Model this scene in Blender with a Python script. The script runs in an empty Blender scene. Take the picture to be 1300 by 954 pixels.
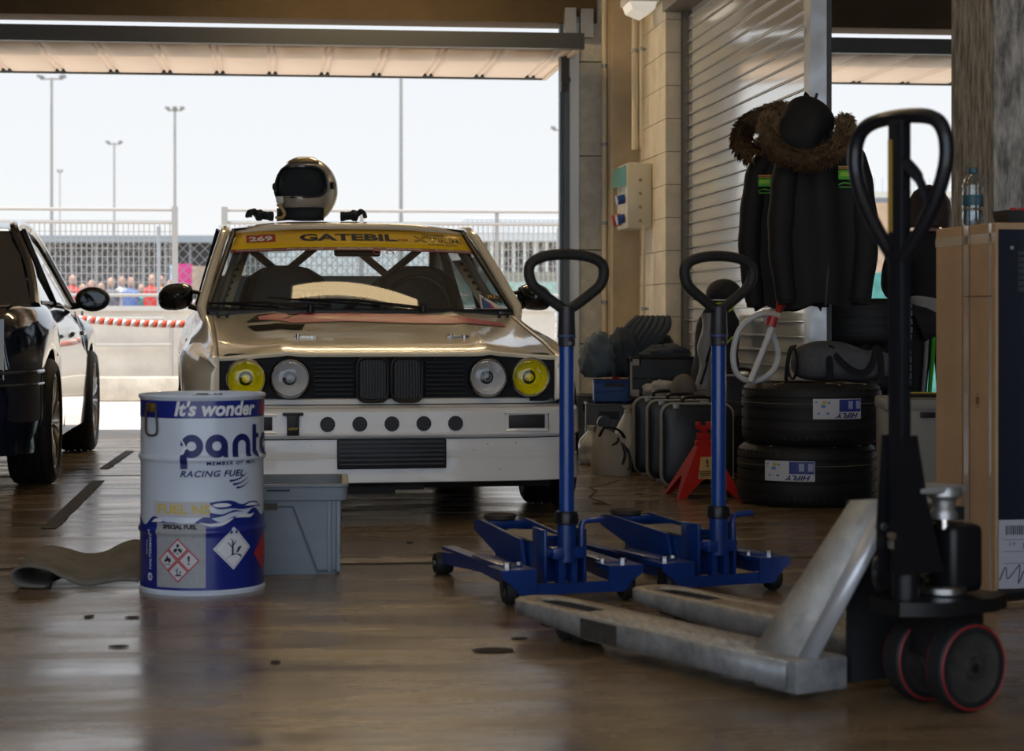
import bpy, bmesh, math, random
from mathutils import Vector, Matrix, Euler, noise
R = math.radians
PI = math.pi
F = 2528.0; H = 0.86; HY = 400.0          # focal length in px, eye height, horizon row
PHI = R(6.54)                              # the garage's own axes against the view
sc = bpy.context.scene
C = sc.collection
rnd = random.Random(7)

# ---------------- camera ----------------
cam = bpy.data.cameras.new('camera'); co = bpy.data.objects.new('camera', cam); C.objects.link(co)
co.location = (0, 0, H); co.rotation_euler = (R(90), 0, 0)
cam.sensor_width = 36; cam.lens = F/1300*36; cam.shift_y = -77/1300
cam.clip_end = 900; cam.clip_start = .1
cam.dof.use_dof = True; cam.dof.focus_distance = 8.6; cam.dof.aperture_fstop = 5.0
sc.camera = co
# ---------------- exposure ----------------
sc.view_settings.view_transform = 'Standard'; sc.view_settings.look = 'None'
sc.view_settings.gamma = 1; sc.view_settings.exposure = 0.0; sc.view_settings.use_curve_mapping = False
# ---------------- sky ----------------
w = bpy.data.worlds.new('sky'); sc.world = w; w.use_nodes = True
nt = w.node_tree; nt.nodes.clear()
out = nt.nodes.new('ShaderNodeOutputWorld'); bg = nt.nodes.new('ShaderNodeBackground')
tc = nt.nodes.new('ShaderNodeTexCoord'); sx = nt.nodes.new('ShaderNodeSeparateXYZ')
cr = nt.nodes.new('ShaderNodeValToRGB')
nt.links.new(tc.outputs['Generated'], sx.inputs[0]); nt.links.new(sx.outputs['Z'], cr.inputs[0])
cr.color_ramp.elements[0].position = 0.0; cr.color_ramp.elements[0].color = (.96, .97, .97, 1)
cr.color_ramp.elements[1].position = 0.5; cr.color_ramp.elements[1].color = (.62, .78, 1.0, 1)
e = cr.color_ramp.elements.new(0.10); e.color = (.91, .94, .97, 1)
# the open sky behind the garage front (away from the hazy horizon in view) is deeper blue and stronger
mr = nt.nodes.new('ShaderNodeMapRange'); mr.inputs[1].default_value = 0.1; mr.inputs[2].default_value = -0.5
nt.links.new(sx.outputs['Y'], mr.inputs[0])
mx = nt.nodes.new('ShaderNodeMix'); mx.data_type = 'RGBA'; mx.inputs[7].default_value = (1.45, 1.68, 2.0, 1)
nt.links.new(mr.outputs[0], mx.inputs[0]); nt.links.new(cr.outputs[0], mx.inputs[6]); nt.links.new(mx.outputs[2], bg.inputs[0]); bg.inputs[1].default_value = 1.0
nt.links.new(bg.outputs[0], out.inputs[0])
# ---------------- sun: almost overhead ----------------
sun = bpy.data.lights.new('sun', 'SUN'); sun.energy = 6.5; sun.angle = R(.6); sun.color = (1, .93, .83)
so = bpy.data.objects.new('sun', sun); C.objects.link(so); so.rotation_euler = (R(4), R(-14), 0)

# ================= helpers =================
def srgb(r, g, b):
    f = lambda c: (c/255/12.92 if c/255 <= .04045 else ((c/255+.055)/1.055)**2.4)
    return (f(r), f(g), f(b))
def W(px, py, D): return Vector(((px-650)/F*D, D, H-(py-HY)/F*D))
def UV(px, v):
    t = (px-650)/F; Y = v/(math.cos(PHI)-t*math.sin(PHI)); return (t*math.cos(PHI)+math.sin(PHI))*Y

class MB:
    def __init__(s): s.bm = bmesh.new()
    def _x(s, vs, M):
        if M is not None: bmesh.ops.transform(s.bm, matrix=M, verts=vs)
    def box(s, c, sz, rot=None, M=None, bevel=0, seg=2):
        r = bmesh.ops.create_cube(s.bm, size=1)['verts']
        m = Matrix.Translation(c) @ (Euler(rot).to_matrix().to_4x4() if rot else Matrix()) @ Matrix.Diagonal((*sz, 1))
        bmesh.ops.transform(s.bm, matrix=m, verts=r)
        if bevel:
            es = list({e for v in r for e in v.link_edges})
            q = bmesh.ops.bevel(s.bm, geom=es, offset=bevel, segments=seg, affect='EDGES', profile=.5)
            r = list({v for f in q['faces'] for v in f.verts} | {v for v in r if v.is_valid})
        s._x(r, M); return s
    def b2(s, a, b, **k):
        return s.box(((a[0]+b[0])/2, (a[1]+b[1])/2, (a[2]+b[2])/2), (abs(b[0]-a[0]), abs(b[1]-a[1]), abs(b[2]-a[2])), **k)
    def grid(s, pts, cu=False, cv=False):
        vs = [[s.bm.verts.new(p) for p in row] for row in pts]
        n, m = len(vs), len(vs[0])
        for i in range(n if cu else n-1):
            for j in range(m if cv else m-1):
                q = [vs[i][j], vs[i][(j+1) % m], vs[(i+1) % n][(j+1) % m], vs[(i+1) % n][j]]
                try: s.bm.faces.new(q)
                except ValueError: pass
        return vs
    def cyl(s, p0, p1, r0, r1=None, n=16, caps=True):
        return s.tube([p0, p1], [r0, r0 if r1 is None else r1], n, caps=caps)
    def tube(s, pts, r, n=10, closed=False, caps=True, flat=1.0, up=None):
        pts = [Vector(p) for p in pts]; k = len(pts)
        rs = r if isinstance(r, (list, tuple)) else [r]*k
        rows = []; ref = None
        for i, p in enumerate(pts):
            a = pts[(i-1) % k] if (closed or i > 0) else p; b = pts[(i+1) % k] if (closed or i < k-1) else p
            t = (b-a).normalized()
            if ref is None:
                ref = Vector(up) if up else (Vector((0, 0, 1)) if abs(t.z) < .9 else Vector((1, 0, 0)))
            x = t.cross(ref).normalized(); y = x.cross(t).normalized(); ref = y
            rows.append([p + x*math.cos(2*PI*j/n)*rs[i] + y*math.sin(2*PI*j/n)*rs[i]*flat for j in range(n)])
        vs = s.grid(rows, cu=closed, cv=True)
        if caps and not closed:
            s.bm.faces.new(vs[0]); s.bm.faces.new(list(reversed(vs[-1])))
        return s
    def lathe(s, prof, n=24, M=None, close=False):
        rows = [[Vector((r*math.cos(2*PI*j/n), r*math.sin(2*PI*j/n), z)) for j in range(n)] for r, z in prof]
        vs = s.grid(rows, cu=close, cv=True)
        s._x([v for row in vs for v in row], M); return s
    def prism(s, poly, z0, z1, M=None):
        a = [s.bm.verts.new((x, y, z0)) for x, y in poly]; b = [s.bm.verts.new((x, y, z1)) for x, y in poly]
        k = len(poly)
        s.bm.faces.new(list(reversed(a))); s.bm.faces.new(b)
        for i in range(k): s.bm.faces.new([a[i], a[(i+1) % k], b[(i+1) % k], b[i]])
        s._x(a+b, M); return s
    def ell(s, c, r, nu=16, nv=10, rot=None):
        q = bmesh.ops.create_uvsphere(s.bm, u_segments=nu, v_segments=nv, radius=1)['verts']
        m = Matrix.Translation(c) @ (Euler(rot).to_matrix().to_4x4() if rot else Matrix()) @ Matrix.Diagonal((*r, 1))
        bmesh.ops.transform(s.bm, matrix=m, verts=q); return s
    def move(s, f):
        for v in s.bm.verts: v.co = Vector(f(v.co))
        return s
    def build(s, name, mat, parent=None, ang=35, sub=0, solid=0, weld=True, flat=False, mats=None):
        if weld: bmesh.ops.remove_doubles(s.bm, verts=s.bm.verts, dist=1e-5)
        bmesh.ops.recalc_face_normals(s.bm, faces=s.bm.faces)
        me = bpy.data.meshes.new(name); s.bm.to_mesh(me); s.bm.free()
        for m_ in (mats or [mat]): me.materials.append(m_)
        if not flat:
            me.polygons.foreach_set('use_smooth', [True]*len(me.polygons)); me.set_sharp_from_angle(angle=R(ang))
        o = bpy.data.objects.new(name, me); C.objects.link(o)
        if parent is not None: o.parent = parent
        if solid:
            m = o.modifiers.new('solid', 'SOLIDIFY'); m.thickness = solid; m.offset = 0
        if sub:
            m = o.modifiers.new('sub', 'SUBSURF'); m.levels = m.render_levels = sub
        return o
def tag(o, label, cat, group=None, kind=None):
    o['label'] = label; o['category'] = cat
    if group: o['group'] = group
    if kind: o['kind'] = kind
    return o
def thing(name, label, cat, loc=(0, 0, 0), rz=0, group=None):
    o = bpy.data.objects.new(name, None); C.objects.link(o); o.location = loc; o.rotation_euler = (0, 0, rz)
    o.empty_display_size = .1
    return tag(o, label, cat, group)
def struct(o): o['kind'] = 'structure'; return o
def room(o): o.rotation_euler.z = PHI; return o
def copy_tree(o, parent=None):
    c = o.copy(); C.objects.link(c)
    if parent is not None: c.parent = parent
    for ch in [x for x in bpy.data.objects if x.parent == o]: copy_tree(ch, c)
    return c
def text(s, size, name='lettering', bold=0.0, sx=1.0, align='CENTER', shear=0.0, space=1.0):
    cu = bpy.data.curves.new('t', 'FONT'); cu.body = s; cu.size = size; cu.offset = bold; cu.align_x = align
    cu.align_y = 'CENTER'; cu.shear = shear; cu.space_character = space; cu.resolution_u = 3
    o = bpy.data.objects.new('t', cu); C.objects.link(o); bpy.context.view_layer.update()
    me = bpy.data.meshes.new_from_object(o.evaluated_get(bpy.context.evaluated_depsgraph_get()))
    bpy.data.objects.remove(o); bpy.data.curves.remove(cu)
    me.name = name
    if sx != 1:
        for v in me.vertices: v.co.x *= sx
    return me
def put_text(me, mat, parent, f=None, M=None, name='lettering'):
    me.materials.clear(); me.materials.append(mat)
    for v in me.vertices:
        c = v.co.copy()
        if f: c = Vector(f(c))
        if M is not None: c = M @ c
        v.co = c
    o = bpy.data.objects.new(name, me); C.objects.link(o)
    if parent is not None: o.parent = parent
    return o
def shapes(polys):                                  # flat polygons [(pts)] in xy as one mesh
    m = MB()
    for p in polys:
        m.bm.faces.new([m.bm.verts.new((x, y, 0)) for x, y in p])
    return m
def smooth(x, a, b):
    t = max(0, min(1, (x-a)/(b-a))); return t*t*(3-2*t)
def lerp(a, b, t): return a+(b-a)*t
def interp(tab, x):
    if x <= tab[0][0]: return tab[0][1]
    for (x0, y0), (x1, y1) in zip(tab, tab[1:]):
        if x <= x1: return y0+(y1-y0)*(x-x0)/(x1-x0)
    return tab[-1][1]
def cmr(pts, k=6, closed=False):                    # smooth curve through points
    P = [Vector(p) for p in pts]; n = len(P); o = []
    for i in range(n if closed else n-1):
        p0 = P[(i-1) % n] if (closed or i > 0) else P[i]; p1 = P[i]; p2 = P[(i+1) % n]; p3 = P[(i+2) % n] if (closed or i < n-2) else P[(i+1) % n]
        for j in range(k):
            t = j/k
            o.append(.5*((2*p1)+(p2-p0)*t+(2*p0-5*p1+4*p2-p3)*t*t+(3*p1-p0-3*p2+p3)*t**3))
    if not closed: o.append(P[-1])
    return o

# ================= materials =================
MATS = {}
def mat(name, col, rough=.5, metal=0, coat=0, var=0, vscale=8, vcol=None, bump=0, bscale=40, emit=None, es=1, alpha=1, trans=0, ior=1.45, stretch=None, spec=.5, rvar=0):
    if name in MATS: return MATS[name]
    m = bpy.data.materials.new(name); m.use_nodes = True; nt = m.node_tree; b = nt.nodes['Principled BSDF']
    b.inputs['Base Color'].default_value = (*col, 1); b.inputs['Roughness'].default_value = rough
    b.inputs['Metallic'].default_value = metal; b.inputs['Coat Weight'].default_value = coat; b.inputs['Coat Roughness'].default_value = .04
    b.inputs['Alpha'].default_value = alpha; b.inputs['Transmission Weight'].default_value = trans; b.inputs['IOR'].default_value = ior
    b.inputs['Specular IOR Level'].default_value = spec
    if emit: b.inputs['Emission Color'].default_value = (*emit, 1); b.inputs['Emission Strength'].default_value = es
    if var or bump or rvar:
        tc = nt.nodes.new('ShaderNodeTexCoord'); src = tc.outputs['Object']
        if stretch:
            mp = nt.nodes.new('ShaderNodeMapping'); mp.inputs['Scale'].default_value = stretch; nt.links.new(src, mp.inputs[0]); src = mp.outputs[0]
    if var:
        n = nt.nodes.new('ShaderNodeTexNoise'); n.inputs['Scale'].default_value = vscale; n.inputs['Detail'].default_value = 6; n.inputs['Roughness'].default_value = .65
        nt.links.new(src, n.inputs['Vector'])
        r = nt.nodes.new('ShaderNodeValToRGB'); r.color_ramp.elements[0].position = .35; r.color_ramp.elements[1].position = .65
        c2 = vcol or tuple(c*(1-var) for c in col)
        r.color_ramp.elements[0].color = (*c2, 1); r.color_ramp.elements[1].color = (*col, 1)
        nt.links.new(n.outputs[0], r.inputs[0]); nt.links.new(r.outputs[0], b.inputs['Base Color'])
    if rvar:
        n3 = nt.nodes.new('ShaderNodeTexNoise'); n3.inputs['Scale'].default_value = vscale*.7; n3.inputs['Detail'].default_value = 4
        nt.links.new(src, n3.inputs['Vector'])
        mr = nt.nodes.new('ShaderNodeMapRange'); mr.inputs[1].default_value = .35; mr.inputs[2].default_value = .65
        mr.inputs[3].default_value = max(0, rough-rvar); mr.inputs[4].default_value = min(1, rough+rvar)
        nt.links.new(n3.outputs[0], mr.inputs[0]); nt.links.new(mr.outputs[0], b.inputs['Roughness'])
    if bump:
        n2 = nt.nodes.new('ShaderNodeTexNoise'); n2.inputs['Scale'].default_value = bscale; n2.inputs['Detail'].default_value = 5
        nt.links.new(src, n2.inputs['Vector'])
        bp = nt.nodes.new('ShaderNodeBump'); bp.inputs['Strength'].default_value = bump; bp.inputs['Distance'].default_value = .01
        nt.links.new(n2.outputs[0], bp.inputs['Height']); nt.links.new(bp.outputs[0], b.inputs['Normal'])
    MATS[name] = m; return m
def clear_glass(name, tint=(1, 1, 1), rough=.02, ior=1.5, boost=1.0):     # thin pane: see-through with a Fresnel reflection
    m = bpy.data.materials.new(name); m.use_nodes = True; nt = m.node_tree; nt.nodes.clear()
    o = nt.nodes.new('ShaderNodeOutputMaterial'); t = nt.nodes.new('ShaderNodeBsdfTransparent'); g = nt.nodes.new('ShaderNodeBsdfGlossy')
    mx = nt.nodes.new('ShaderNodeMixShader')
    lw = nt.nodes.new('ShaderNodeLayerWeight'); lw.inputs[0].default_value = .5
    p5 = nt.nodes.new('ShaderNodeMath'); p5.operation = 'POWER'; p5.inputs[1].default_value = 4.2
    mu = nt.nodes.new('ShaderNodeMath'); mu.operation = 'MULTIPLY_ADD'; mu.inputs[1].default_value = .95*boost; mu.inputs[2].default_value = .045*boost; mu.use_clamp = True
    t.inputs[0].default_value = (*tint, 1); g.inputs['Roughness'].default_value = rough
    nt.links.new(lw.outputs['Facing'], p5.inputs[0]); nt.links.new(p5.outputs[0], mu.inputs[0]); nt.links.new(mu.outputs[0], mx.inputs[0]); nt.links.new(t.outputs[0], mx.inputs[1]); nt.links.new(g.outputs[0], mx.inputs[2]); nt.links.new(mx.outputs[0], o.inputs[0])
    MATS[name] = m; return m
BLK = mat('black_plastic', (.008, .008, .009), .45)
BLKM = mat('black_metal', (.014, .014, .016), .3, .3)
RUB = mat('rubber', (.008, .008, .009), .65, bump=.15, bscale=60)
STEEL = mat('steel', (.45, .45, .45), .3, 1, rvar=.1, vscale=20)
CHROME = mat('chrome', (.75, .75, .75), .08, 1)
WHITE = mat('white_print', (.72, .73, .75), .45)
BLACKP = mat('black_print', (.015, .015, .018), .5)
# ================= structure =================
VB = 13.8; US = 2.569
def concrete_floor():
    m = bpy.data.materials.new('garage_floor'); m.use_nodes = True; nt = m.node_tree; b = nt.nodes['Principled BSDF']; L = nt.links.new
    tc = nt.nodes.new('ShaderNodeTexCoord')
    def nz(sc_, det, st=(1, 1, 1)):
        mp = nt.nodes.new('ShaderNodeMapping'); mp.inputs['Scale'].default_value = st; L(tc.outputs['Object'], mp.inputs[0])
        n = nt.nodes.new('ShaderNodeTexNoise'); n.inputs['Scale'].default_value = sc_; n.inputs['Detail'].default_value = det; n.inputs['Roughness'].default_value = .6; L(mp.outputs[0], n.inputs['Vector']); return n.outputs[0]
    def ramp(src, *st):
        r = nt.nodes.new('ShaderNodeValToRGB'); els = r.color_ramp.elements
        els[0].position, els[0].color = st[0][0], (*st[0][1], 1); els[1].position, els[1].color = st[-1][0], (*st[-1][1], 1)
        for p, c in st[1:-1]: els.new(p).color = (*c, 1)
        L(src, r.inputs[0]); return r.outputs[0]
    def mix(f, a, c, mode='MIX'):
        x = nt.nodes.new('ShaderNodeMix'); x.data_type = 'RGBA'; x.blend_type = mode
        if isinstance(f, float): x.inputs[0].default_value = f
        else: L(f, x.inputs[0])
        L(a, x.inputs[6]); L(c, x.inputs[7]); return x.outputs[2]
    base = ramp(nz(1.1, 7, (.7, 1.6, 1)), (.3, (.105, .07, .037)), (.5, (.19, .132, .072)), (.72, (.265, .19, .11)))
    st = ramp(nz(5, 8, (.5, 1.6, 1)), (.3, (.42, .40, .38)), (.48, (1, 1, 1)), (.8, (1.0, 1.0, 1.0)))
    base = mix(.75, base, st, 'MULTIPLY')
    sp = ramp(nz(30, 3), (.27, (.1, .1, .1)), (.32, (1, 1, 1)), (1, (1, 1, 1)))
    base = mix(.8, base, sp, 'MULTIPLY')
    L(base, b.inputs['Base Color'])
    rr = ramp(nz(2.2, 7, (.5, 2.2, 1)), (.3, (.10,)*3), (.7, (.38,)*3)); L(rr, b.inputs['Roughness'])
    bp = nt.nodes.new('ShaderNodeBump'); bp.inputs['Strength'].default_value = .35; bp.inputs['Distance'].default_value = .004
    L(nz(14, 6, (.6, 1.5, 1)), bp.inputs['Height']); L(bp.outputs[0], b.inputs['Normal'])
    b.inputs['Specular IOR Level'].default_value = .75
    return m
FLOORM = concrete_floor()
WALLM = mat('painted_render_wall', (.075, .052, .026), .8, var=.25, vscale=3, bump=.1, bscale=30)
BLOCKC = mat('grey_concrete_block', (.60, .61, .59), .9, var=.25, vscale=14, bump=.4, bscale=90)
struct(room(MB().b2((-4.4, .3, -.2), (9, VB+.25, 0)).build('floor', FLOORM)))
# expansion joints and worn dark strips of old tape in the floor
JM = mat('joint_dark', (.03, .026, .022), .9)
for nm, a, b in (('floor_joint', (-4.2, 6.86), (2.5, 6.90)), ('floor_joint', (-4.2, 10.8), (2.5, 10.83))):
    struct(room(MB().b2((a[0], a[1], 0), (b[0], b[1], .0015)).build(nm, JM)))
TAPEO = mat('worn_grey_tape', (.085, .08, .075), .8, var=.5, vscale=30)
for (x0, y0, x1, y1, wd) in ((165, 573, 132, 596, .028), (125, 611, 62, 672, .032)):
    a = W(x0, y0, 2174/(y0-400)); b = W(x1, y1, 2174/(y1-400)); n = (b-a).cross(Vector((0, 0, 1))).normalized()*wd
    m = MB(); m.grid([[Vector((p.x, p.y, .003)) for p in (lerp(a, b, i/8)-n*(1+.15*math.sin(i*3)), lerp(a, b, i/8)+n)] for i in range(9)])
    tag(m.build('floor_tape', TAPEO), 'worn dark grey tape stripe on the floor, '+('the far one beside the fuel drum rim' if wd == .028 else 'the nearer one left of the fuel drum'), 'tape')
# stains: small dark leaves of dirt
DIRT = mat('dirt', (.025, .02, .016), .9)
dm = MB()
for (x, y, a, b) in ((625, 827, .05, .012), (168, 785, .02, .006), (113, 784, .012, .008), (150, 822, .025, .006), (430, 700, .01, .006), (520, 690, .012, .005), (655, 655, .03, .006), (760, 640, .03, .007), (812, 628, .02, .006), (660, 812, .02, .006), (350, 842, .012, .006), (575, 655, .02, .005)):
    p = W(x, y, 2174/(y-400)); k = 12
    dm.bm.faces.new([dm.bm.verts.new((p.x+a*math.cos(2*PI*i/k)*(1+.3*rnd.random()), p.y+3*b*math.sin(2*PI*i/k)*(1+.3*rnd.random()), .003)) for i in range(k)])
o = dm.build('dirt_flecks', DIRT); tag(o, 'dark flecks of dirt scattered on the concrete floor', 'dirt', kind='stuff')
# crack in the floor
pts = [(775, 660), (760, 655), (748, 650), (757, 642), (748, 637), (768, 634), (786, 628), (800, 626)]
m = MB(); P = [W(x, y-18, 2174/(y-418)) for x, y in pts]
for a, b in zip(P, P[1:]):
    n = (b-a).cross(Vector((0, 0, 1))).normalized()*.004
    m.bm.faces.new([m.bm.verts.new((q.x, q.y, .002)) for q in (a-n, b-n, b+n, a+n)])
struct(m.build('floor_crack', JM))

# pit lane ground outside, sunlit
def ground_mat():
    m = mat('pit_lane_concrete', (.64, .58, .51), .85, var=.18, vscale=1.2, bump=.1, bscale=20); return m
struct(room(MB().b2((-60, VB+.25, -.2), (60, 23, -.005)).build('pit_lane', ground_mat())))
struct(MB().b2((-300, 22, -.3), (300, 500, -.03)).build('track_ground', mat('far_ground', (.42, .36, .29), .95, var=.3, vscale=.15)))
LINE = mat('white_road_paint', (.8, .79, .76), .7, var=.15, vscale=4)
struct(room(MB().b2((-30, 19.5, -.005), (30, 19.75, .003)).build('lane_line', LINE)))
struct(room(MB().b2((-30, 17.6, -.005), (30, 17.7, .003)).build('lane_line', LINE)))

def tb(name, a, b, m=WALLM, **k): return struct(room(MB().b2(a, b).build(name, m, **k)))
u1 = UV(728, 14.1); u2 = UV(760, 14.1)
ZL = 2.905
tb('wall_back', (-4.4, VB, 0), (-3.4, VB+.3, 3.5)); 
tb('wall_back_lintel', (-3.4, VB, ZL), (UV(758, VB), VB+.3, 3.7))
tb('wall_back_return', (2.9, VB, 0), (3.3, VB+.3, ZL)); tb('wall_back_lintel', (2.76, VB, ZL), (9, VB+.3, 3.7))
# concrete block pillar at the door's right edge, in courses
pl = MB()
for i in range(5):
    pl.b2((u1, VB+.02, i*.66), (u2, VB+.3, i*.66+.652))
struct(room(pl.build('wall_back_pillar', BLOCKC)))
tb('trim_1', (u1+.01, VB+.06, 0), (u2-.01, VB+.29, 3.7), JM)
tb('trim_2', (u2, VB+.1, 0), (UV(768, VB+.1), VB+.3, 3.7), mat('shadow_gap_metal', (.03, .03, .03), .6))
tb('wall_back_corner', (UV(768, VB+.02), VB+.02, 0), (2.45, VB+.3, 3.7))
tb('wall_back_column', (UV(778, 13.5), 13.5, 0), (2.50, VB+.02, 3.5), mat('brown_column', (.50, .41, .29), .75, var=.3, vscale=2))
# block wall stub: each course of blocks staggered, inside one mesh
BLOCKM = mat('cream_blockwork', (.80, .72, .58), .85, var=.2, vscale=5, bump=.3, bscale=60)
UB = 2.431; VF = 12.56
bw = MB(); hgt = .212; k = 0; z = 0
while z < 3.45:
    off = .21 if k % 2 else 0
    v = VF - (.0 if k % 2 else .0)
    edges = [VF] + [x for x in (VF+.2+off, VF+.6+off, VF+1.0+off) if x < VB] + [VB]
    for a, b in zip(edges, edges[1:]):
        bw.b2((UB, a+.003, z+.003), (2.53, b-.003, z+hgt-.003))
    z += hgt; k += 1
struct(room(bw.build('wall_right_blocks', BLOCKM)))
tb('wall_right_core', (UB+.006, VF+.006, 0), (2.75, VB+.3, 3.5), mat('mortar', (.30, .25, .19), .95))
# ceiling, remaining walls (daylight comes in through the pit-side openings)
CEIL = mat('ceiling_paint', (.66, .56, .42), .8, var=.1, vscale=1)
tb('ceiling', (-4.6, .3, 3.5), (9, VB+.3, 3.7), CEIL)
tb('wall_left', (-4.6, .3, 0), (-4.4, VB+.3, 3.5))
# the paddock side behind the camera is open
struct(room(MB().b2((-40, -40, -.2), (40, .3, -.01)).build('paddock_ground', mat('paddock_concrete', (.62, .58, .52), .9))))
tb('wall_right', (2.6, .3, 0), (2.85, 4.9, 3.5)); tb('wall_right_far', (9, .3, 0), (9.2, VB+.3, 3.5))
# rough concrete column in line with the partition
COLM = mat('rough_concrete', (.36, .34, .31), .95, var=.75, vscale=34, bump=.6, bscale=50, stretch=(1, 1, .25))
cu = UV(1262, 6.75)
tb('wall_right_column', (cu, 6.75, 0), (cu+.5, 7.2, 3.5), COLM)

# ---------- up-and-over doors, open, sticking out as canopies ----------
PAN = mat('cream_door_panel', (.80, .66, .52), .5, var=.12, vscale=2)
DKM = mat('dark_grey_door_frame', (.05, .052, .055), .5)
GALV = mat('galvanised', (.36, .37, .38), .38, .85, rvar=.12, vscale=9)
def translucent_sheet():                      # thin cream GRP sheet: some daylight comes through
    if 'grp_sheet' in MATS: return MATS['grp_sheet']
    m = bpy.data.materials.new('grp_sheet'); m.use_nodes = True; nt = m.node_tree; b = nt.nodes['Principled BSDF']; o = nt.nodes['Material Output']
    b.inputs['Base Color'].default_value = (.85, .74, .63, 1); b.inputs['Roughness'].default_value = .5
    t = nt.nodes.new('ShaderNodeBsdfTranslucent'); t.inputs[0].default_value = (.90, .76, .64, 1); x = nt.nodes.new('ShaderNodeMixShader'); x.inputs[0].default_value = .30
    nt.links.new(b.outputs[0], x.inputs[1]); nt.links.new(t.outputs[0], x.inputs[2]); nt.links.new(x.outputs[0], o.inputs[0]); MATS['grp_sheet'] = m; return m
def canopy(ua, ub, label, va=13.15, vb=15.15):
    t = thing('garage_door', label, 'door'); t.rotation_euler.z = PHI
    z = 2.672
    m = MB(); prof = []
    u = ua
    while u < ub-.02:                          # corrugated sheet: broad pans with narrow ribs
        prof += [(u, z), (u+.255, z), (u+.265, z+.018), (u+.28, z+.018), (u+.29, z), (u+.30, z), (u+.31, z+.018), (u+.325, z+.018), (u+.335, z)]
        u += .39
    prof = [p for p in prof if p[0] < ub]+[(ub, z)]
    m.grid([[Vector((x, y, zz)) for x, zz in prof] for y in (va+.06, vb-.05)])
    m.build('door_panel', translucent_sheet(), t, solid=.004, ang=20)
    m = MB(); m.b2((ua, va, z-.03), (ub, va+.05, z+.07)); m.b2((ua, va-.012, z-.035), (ub, va+.06, z-.022)); m.build('inner_rail', DKM, t)
    m = MB(); m.b2((ua, vb-.05, z-.012), (ub, vb, z+.05)); 
    u = ua
    while u < ub-.1:
        m.b2((u+.255, vb-.09, z-.004), (u+.335, vb-.05, z+.03)); u += .39
    m.build('outer_rail', DKM, t)
    for x in (ua+.0, ub-.03): MB().b2((x, va+.05, z-.02), (x+.03, vb-.05, z+.04)).build('side_rail', PAN, t)
    MB().b2((ua, va+.3, z+.03), (ub, va+.36, z+.06)).build('stiffener', GALV, t)
    return t
canopy(-3.5, UV(742, 13.15), 'cream ribbed up-and-over garage door, open above the white race car')
canopy(2.95, 8.8, 'cream ribbed up-and-over garage door, open above the standing woman')
# door frame posts: dark guide rail and pale strip beside the pillar
ur = UV(711, VB+.02); uw = UV(722, VB+.02)
t = thing('door_guide', 'dark vertical door guide rail with pale strip beside concrete pillar', 'door frame'); t.rotation_euler.z = PHI
MB().b2((ur, VB+.02, 0), (ur+.035, VB+.10, 2.9)).b2((ur+.028, VB-.03, 0), (uw, VB+.05, 2.9)).build('rail', mat('blue_grey_steel', (.10, .12, .14), .45, .5), t)
MB().b2((uw, VB+.0, 0), (u1-.004, VB+.12, 2.95)).build('pale_strip', mat('pale_aluminium', (.62, .68, .74), .35, .2), t)
m = MB(); m.b2((ur-.0, VB-.04, 2.42), (ur+.05, VB+.02, 2.66)); m.cyl((ur+.03, VB-.06, 2.5), (ur+.03, VB-.02, 2.5), .035); m.build('pivot_bracket', DKM, t)
m = MB(); m.b2((ur+.02, VB-.08, 2.82), (ur+.10, VB-.01, 3.0)); m.b2((u1, VB-.05, 2.8), (u1+.09, VB+.02, 3.0)); m.build('head_bracket', GALV, t)
# vertical pipes
PIPE = mat('cream_pipe', (.66, .59, .45), .5)
def pipe(px, v, r, z0, z1, label, clips=()):
    t = thing('conduit_pipe', label, 'pipe'); t.rotation_euler.z = PHI
    u = UV(px, v); MB().cyl((u, v, z0), (u, v, z1), r, n=14).build('tube', PIPE, t)
    for z in clips:
        m = MB(); m.cyl((u, v, z-.012), (u, v, z+.012), r+.007, n=14); m.b2((u-.01, v, z-.008), (u+r+.022, v+.02, z+.008)); m.build('clip', GALV, t)
pipe(767.5, VB-.06, .020, 0, 3.45, 'thick cream conduit running floor to ceiling beside the brown column', (.4, .95, 1.5, 2.05, 2.6))
pipe(806, 13.3, .022, 1.98, 3.45, 'thicker of two cream conduits rising from the socket box', (2.65,))
pipe(814, 13.2, .011, 1.98, 3.45, 'thin cream conduit rising from the socket box', (2.65,))
pipe(817, 12.95, .012, 0, 1.45, 'thin cream conduit dropping from below the socket box to the floor', (.9,))
# ---------- roller shutter (right-hand partition) ----------
v0, v1 = 9.46, 12.50
t = thing('roller_shutter', 'tall ribbed galvanised steel roller shutter behind the hanging coats', 'shutter'); t.rotation_euler.z = PHI; struct(t)
SHM = mat('shutter_steel', (.86, .86, .85), .10, .5)
m = MB(); prof = []; z = 0.0; ph = .077
while z < 2.85:
    prof += [(0, z), (0, z+.048), (.010, z+.049), (.010, z+.0515), (-.012, z+.053), (-.016, z+.056), (-.016, z+.060), (-.012, z+.062), (.010, z+.0635), (.010, z+.067), (0, z+.068)]
    z += ph
cols = [v0+(v1-v0)*i/24 for i in range(25)]
m.grid([[Vector((US+a+.004*math.sin(v*2.1+zz*.7)*0, v, zz)) for a, zz in prof] for v in cols])
m.build('slat_curtain', SHM, t, ang=25, solid=.0015)
m = MB(); m.b2((US-.03, v1-.0, 0), (US+.04, v1+.06, 2.9)); m.b2((US-.035, v1+.03, 0), (US-.02, v1+.06, 2.9)); m.build('guide_rail', mat('dull_steel', (.16, .155, .15), .5, .7), t)
m = MB(); m.b2((US-.05, v0-.10, 0), (US-.035, v0+.02, 3.5)); m.b2((US-.035, v0-.10, 0), (US+.03, v0-.085, 3.5)); m.b2((US-.03, v0-.07, 0), (US+.03, v0-.0, 3.5)); m.build('edge_post', GALV, t)
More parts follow.
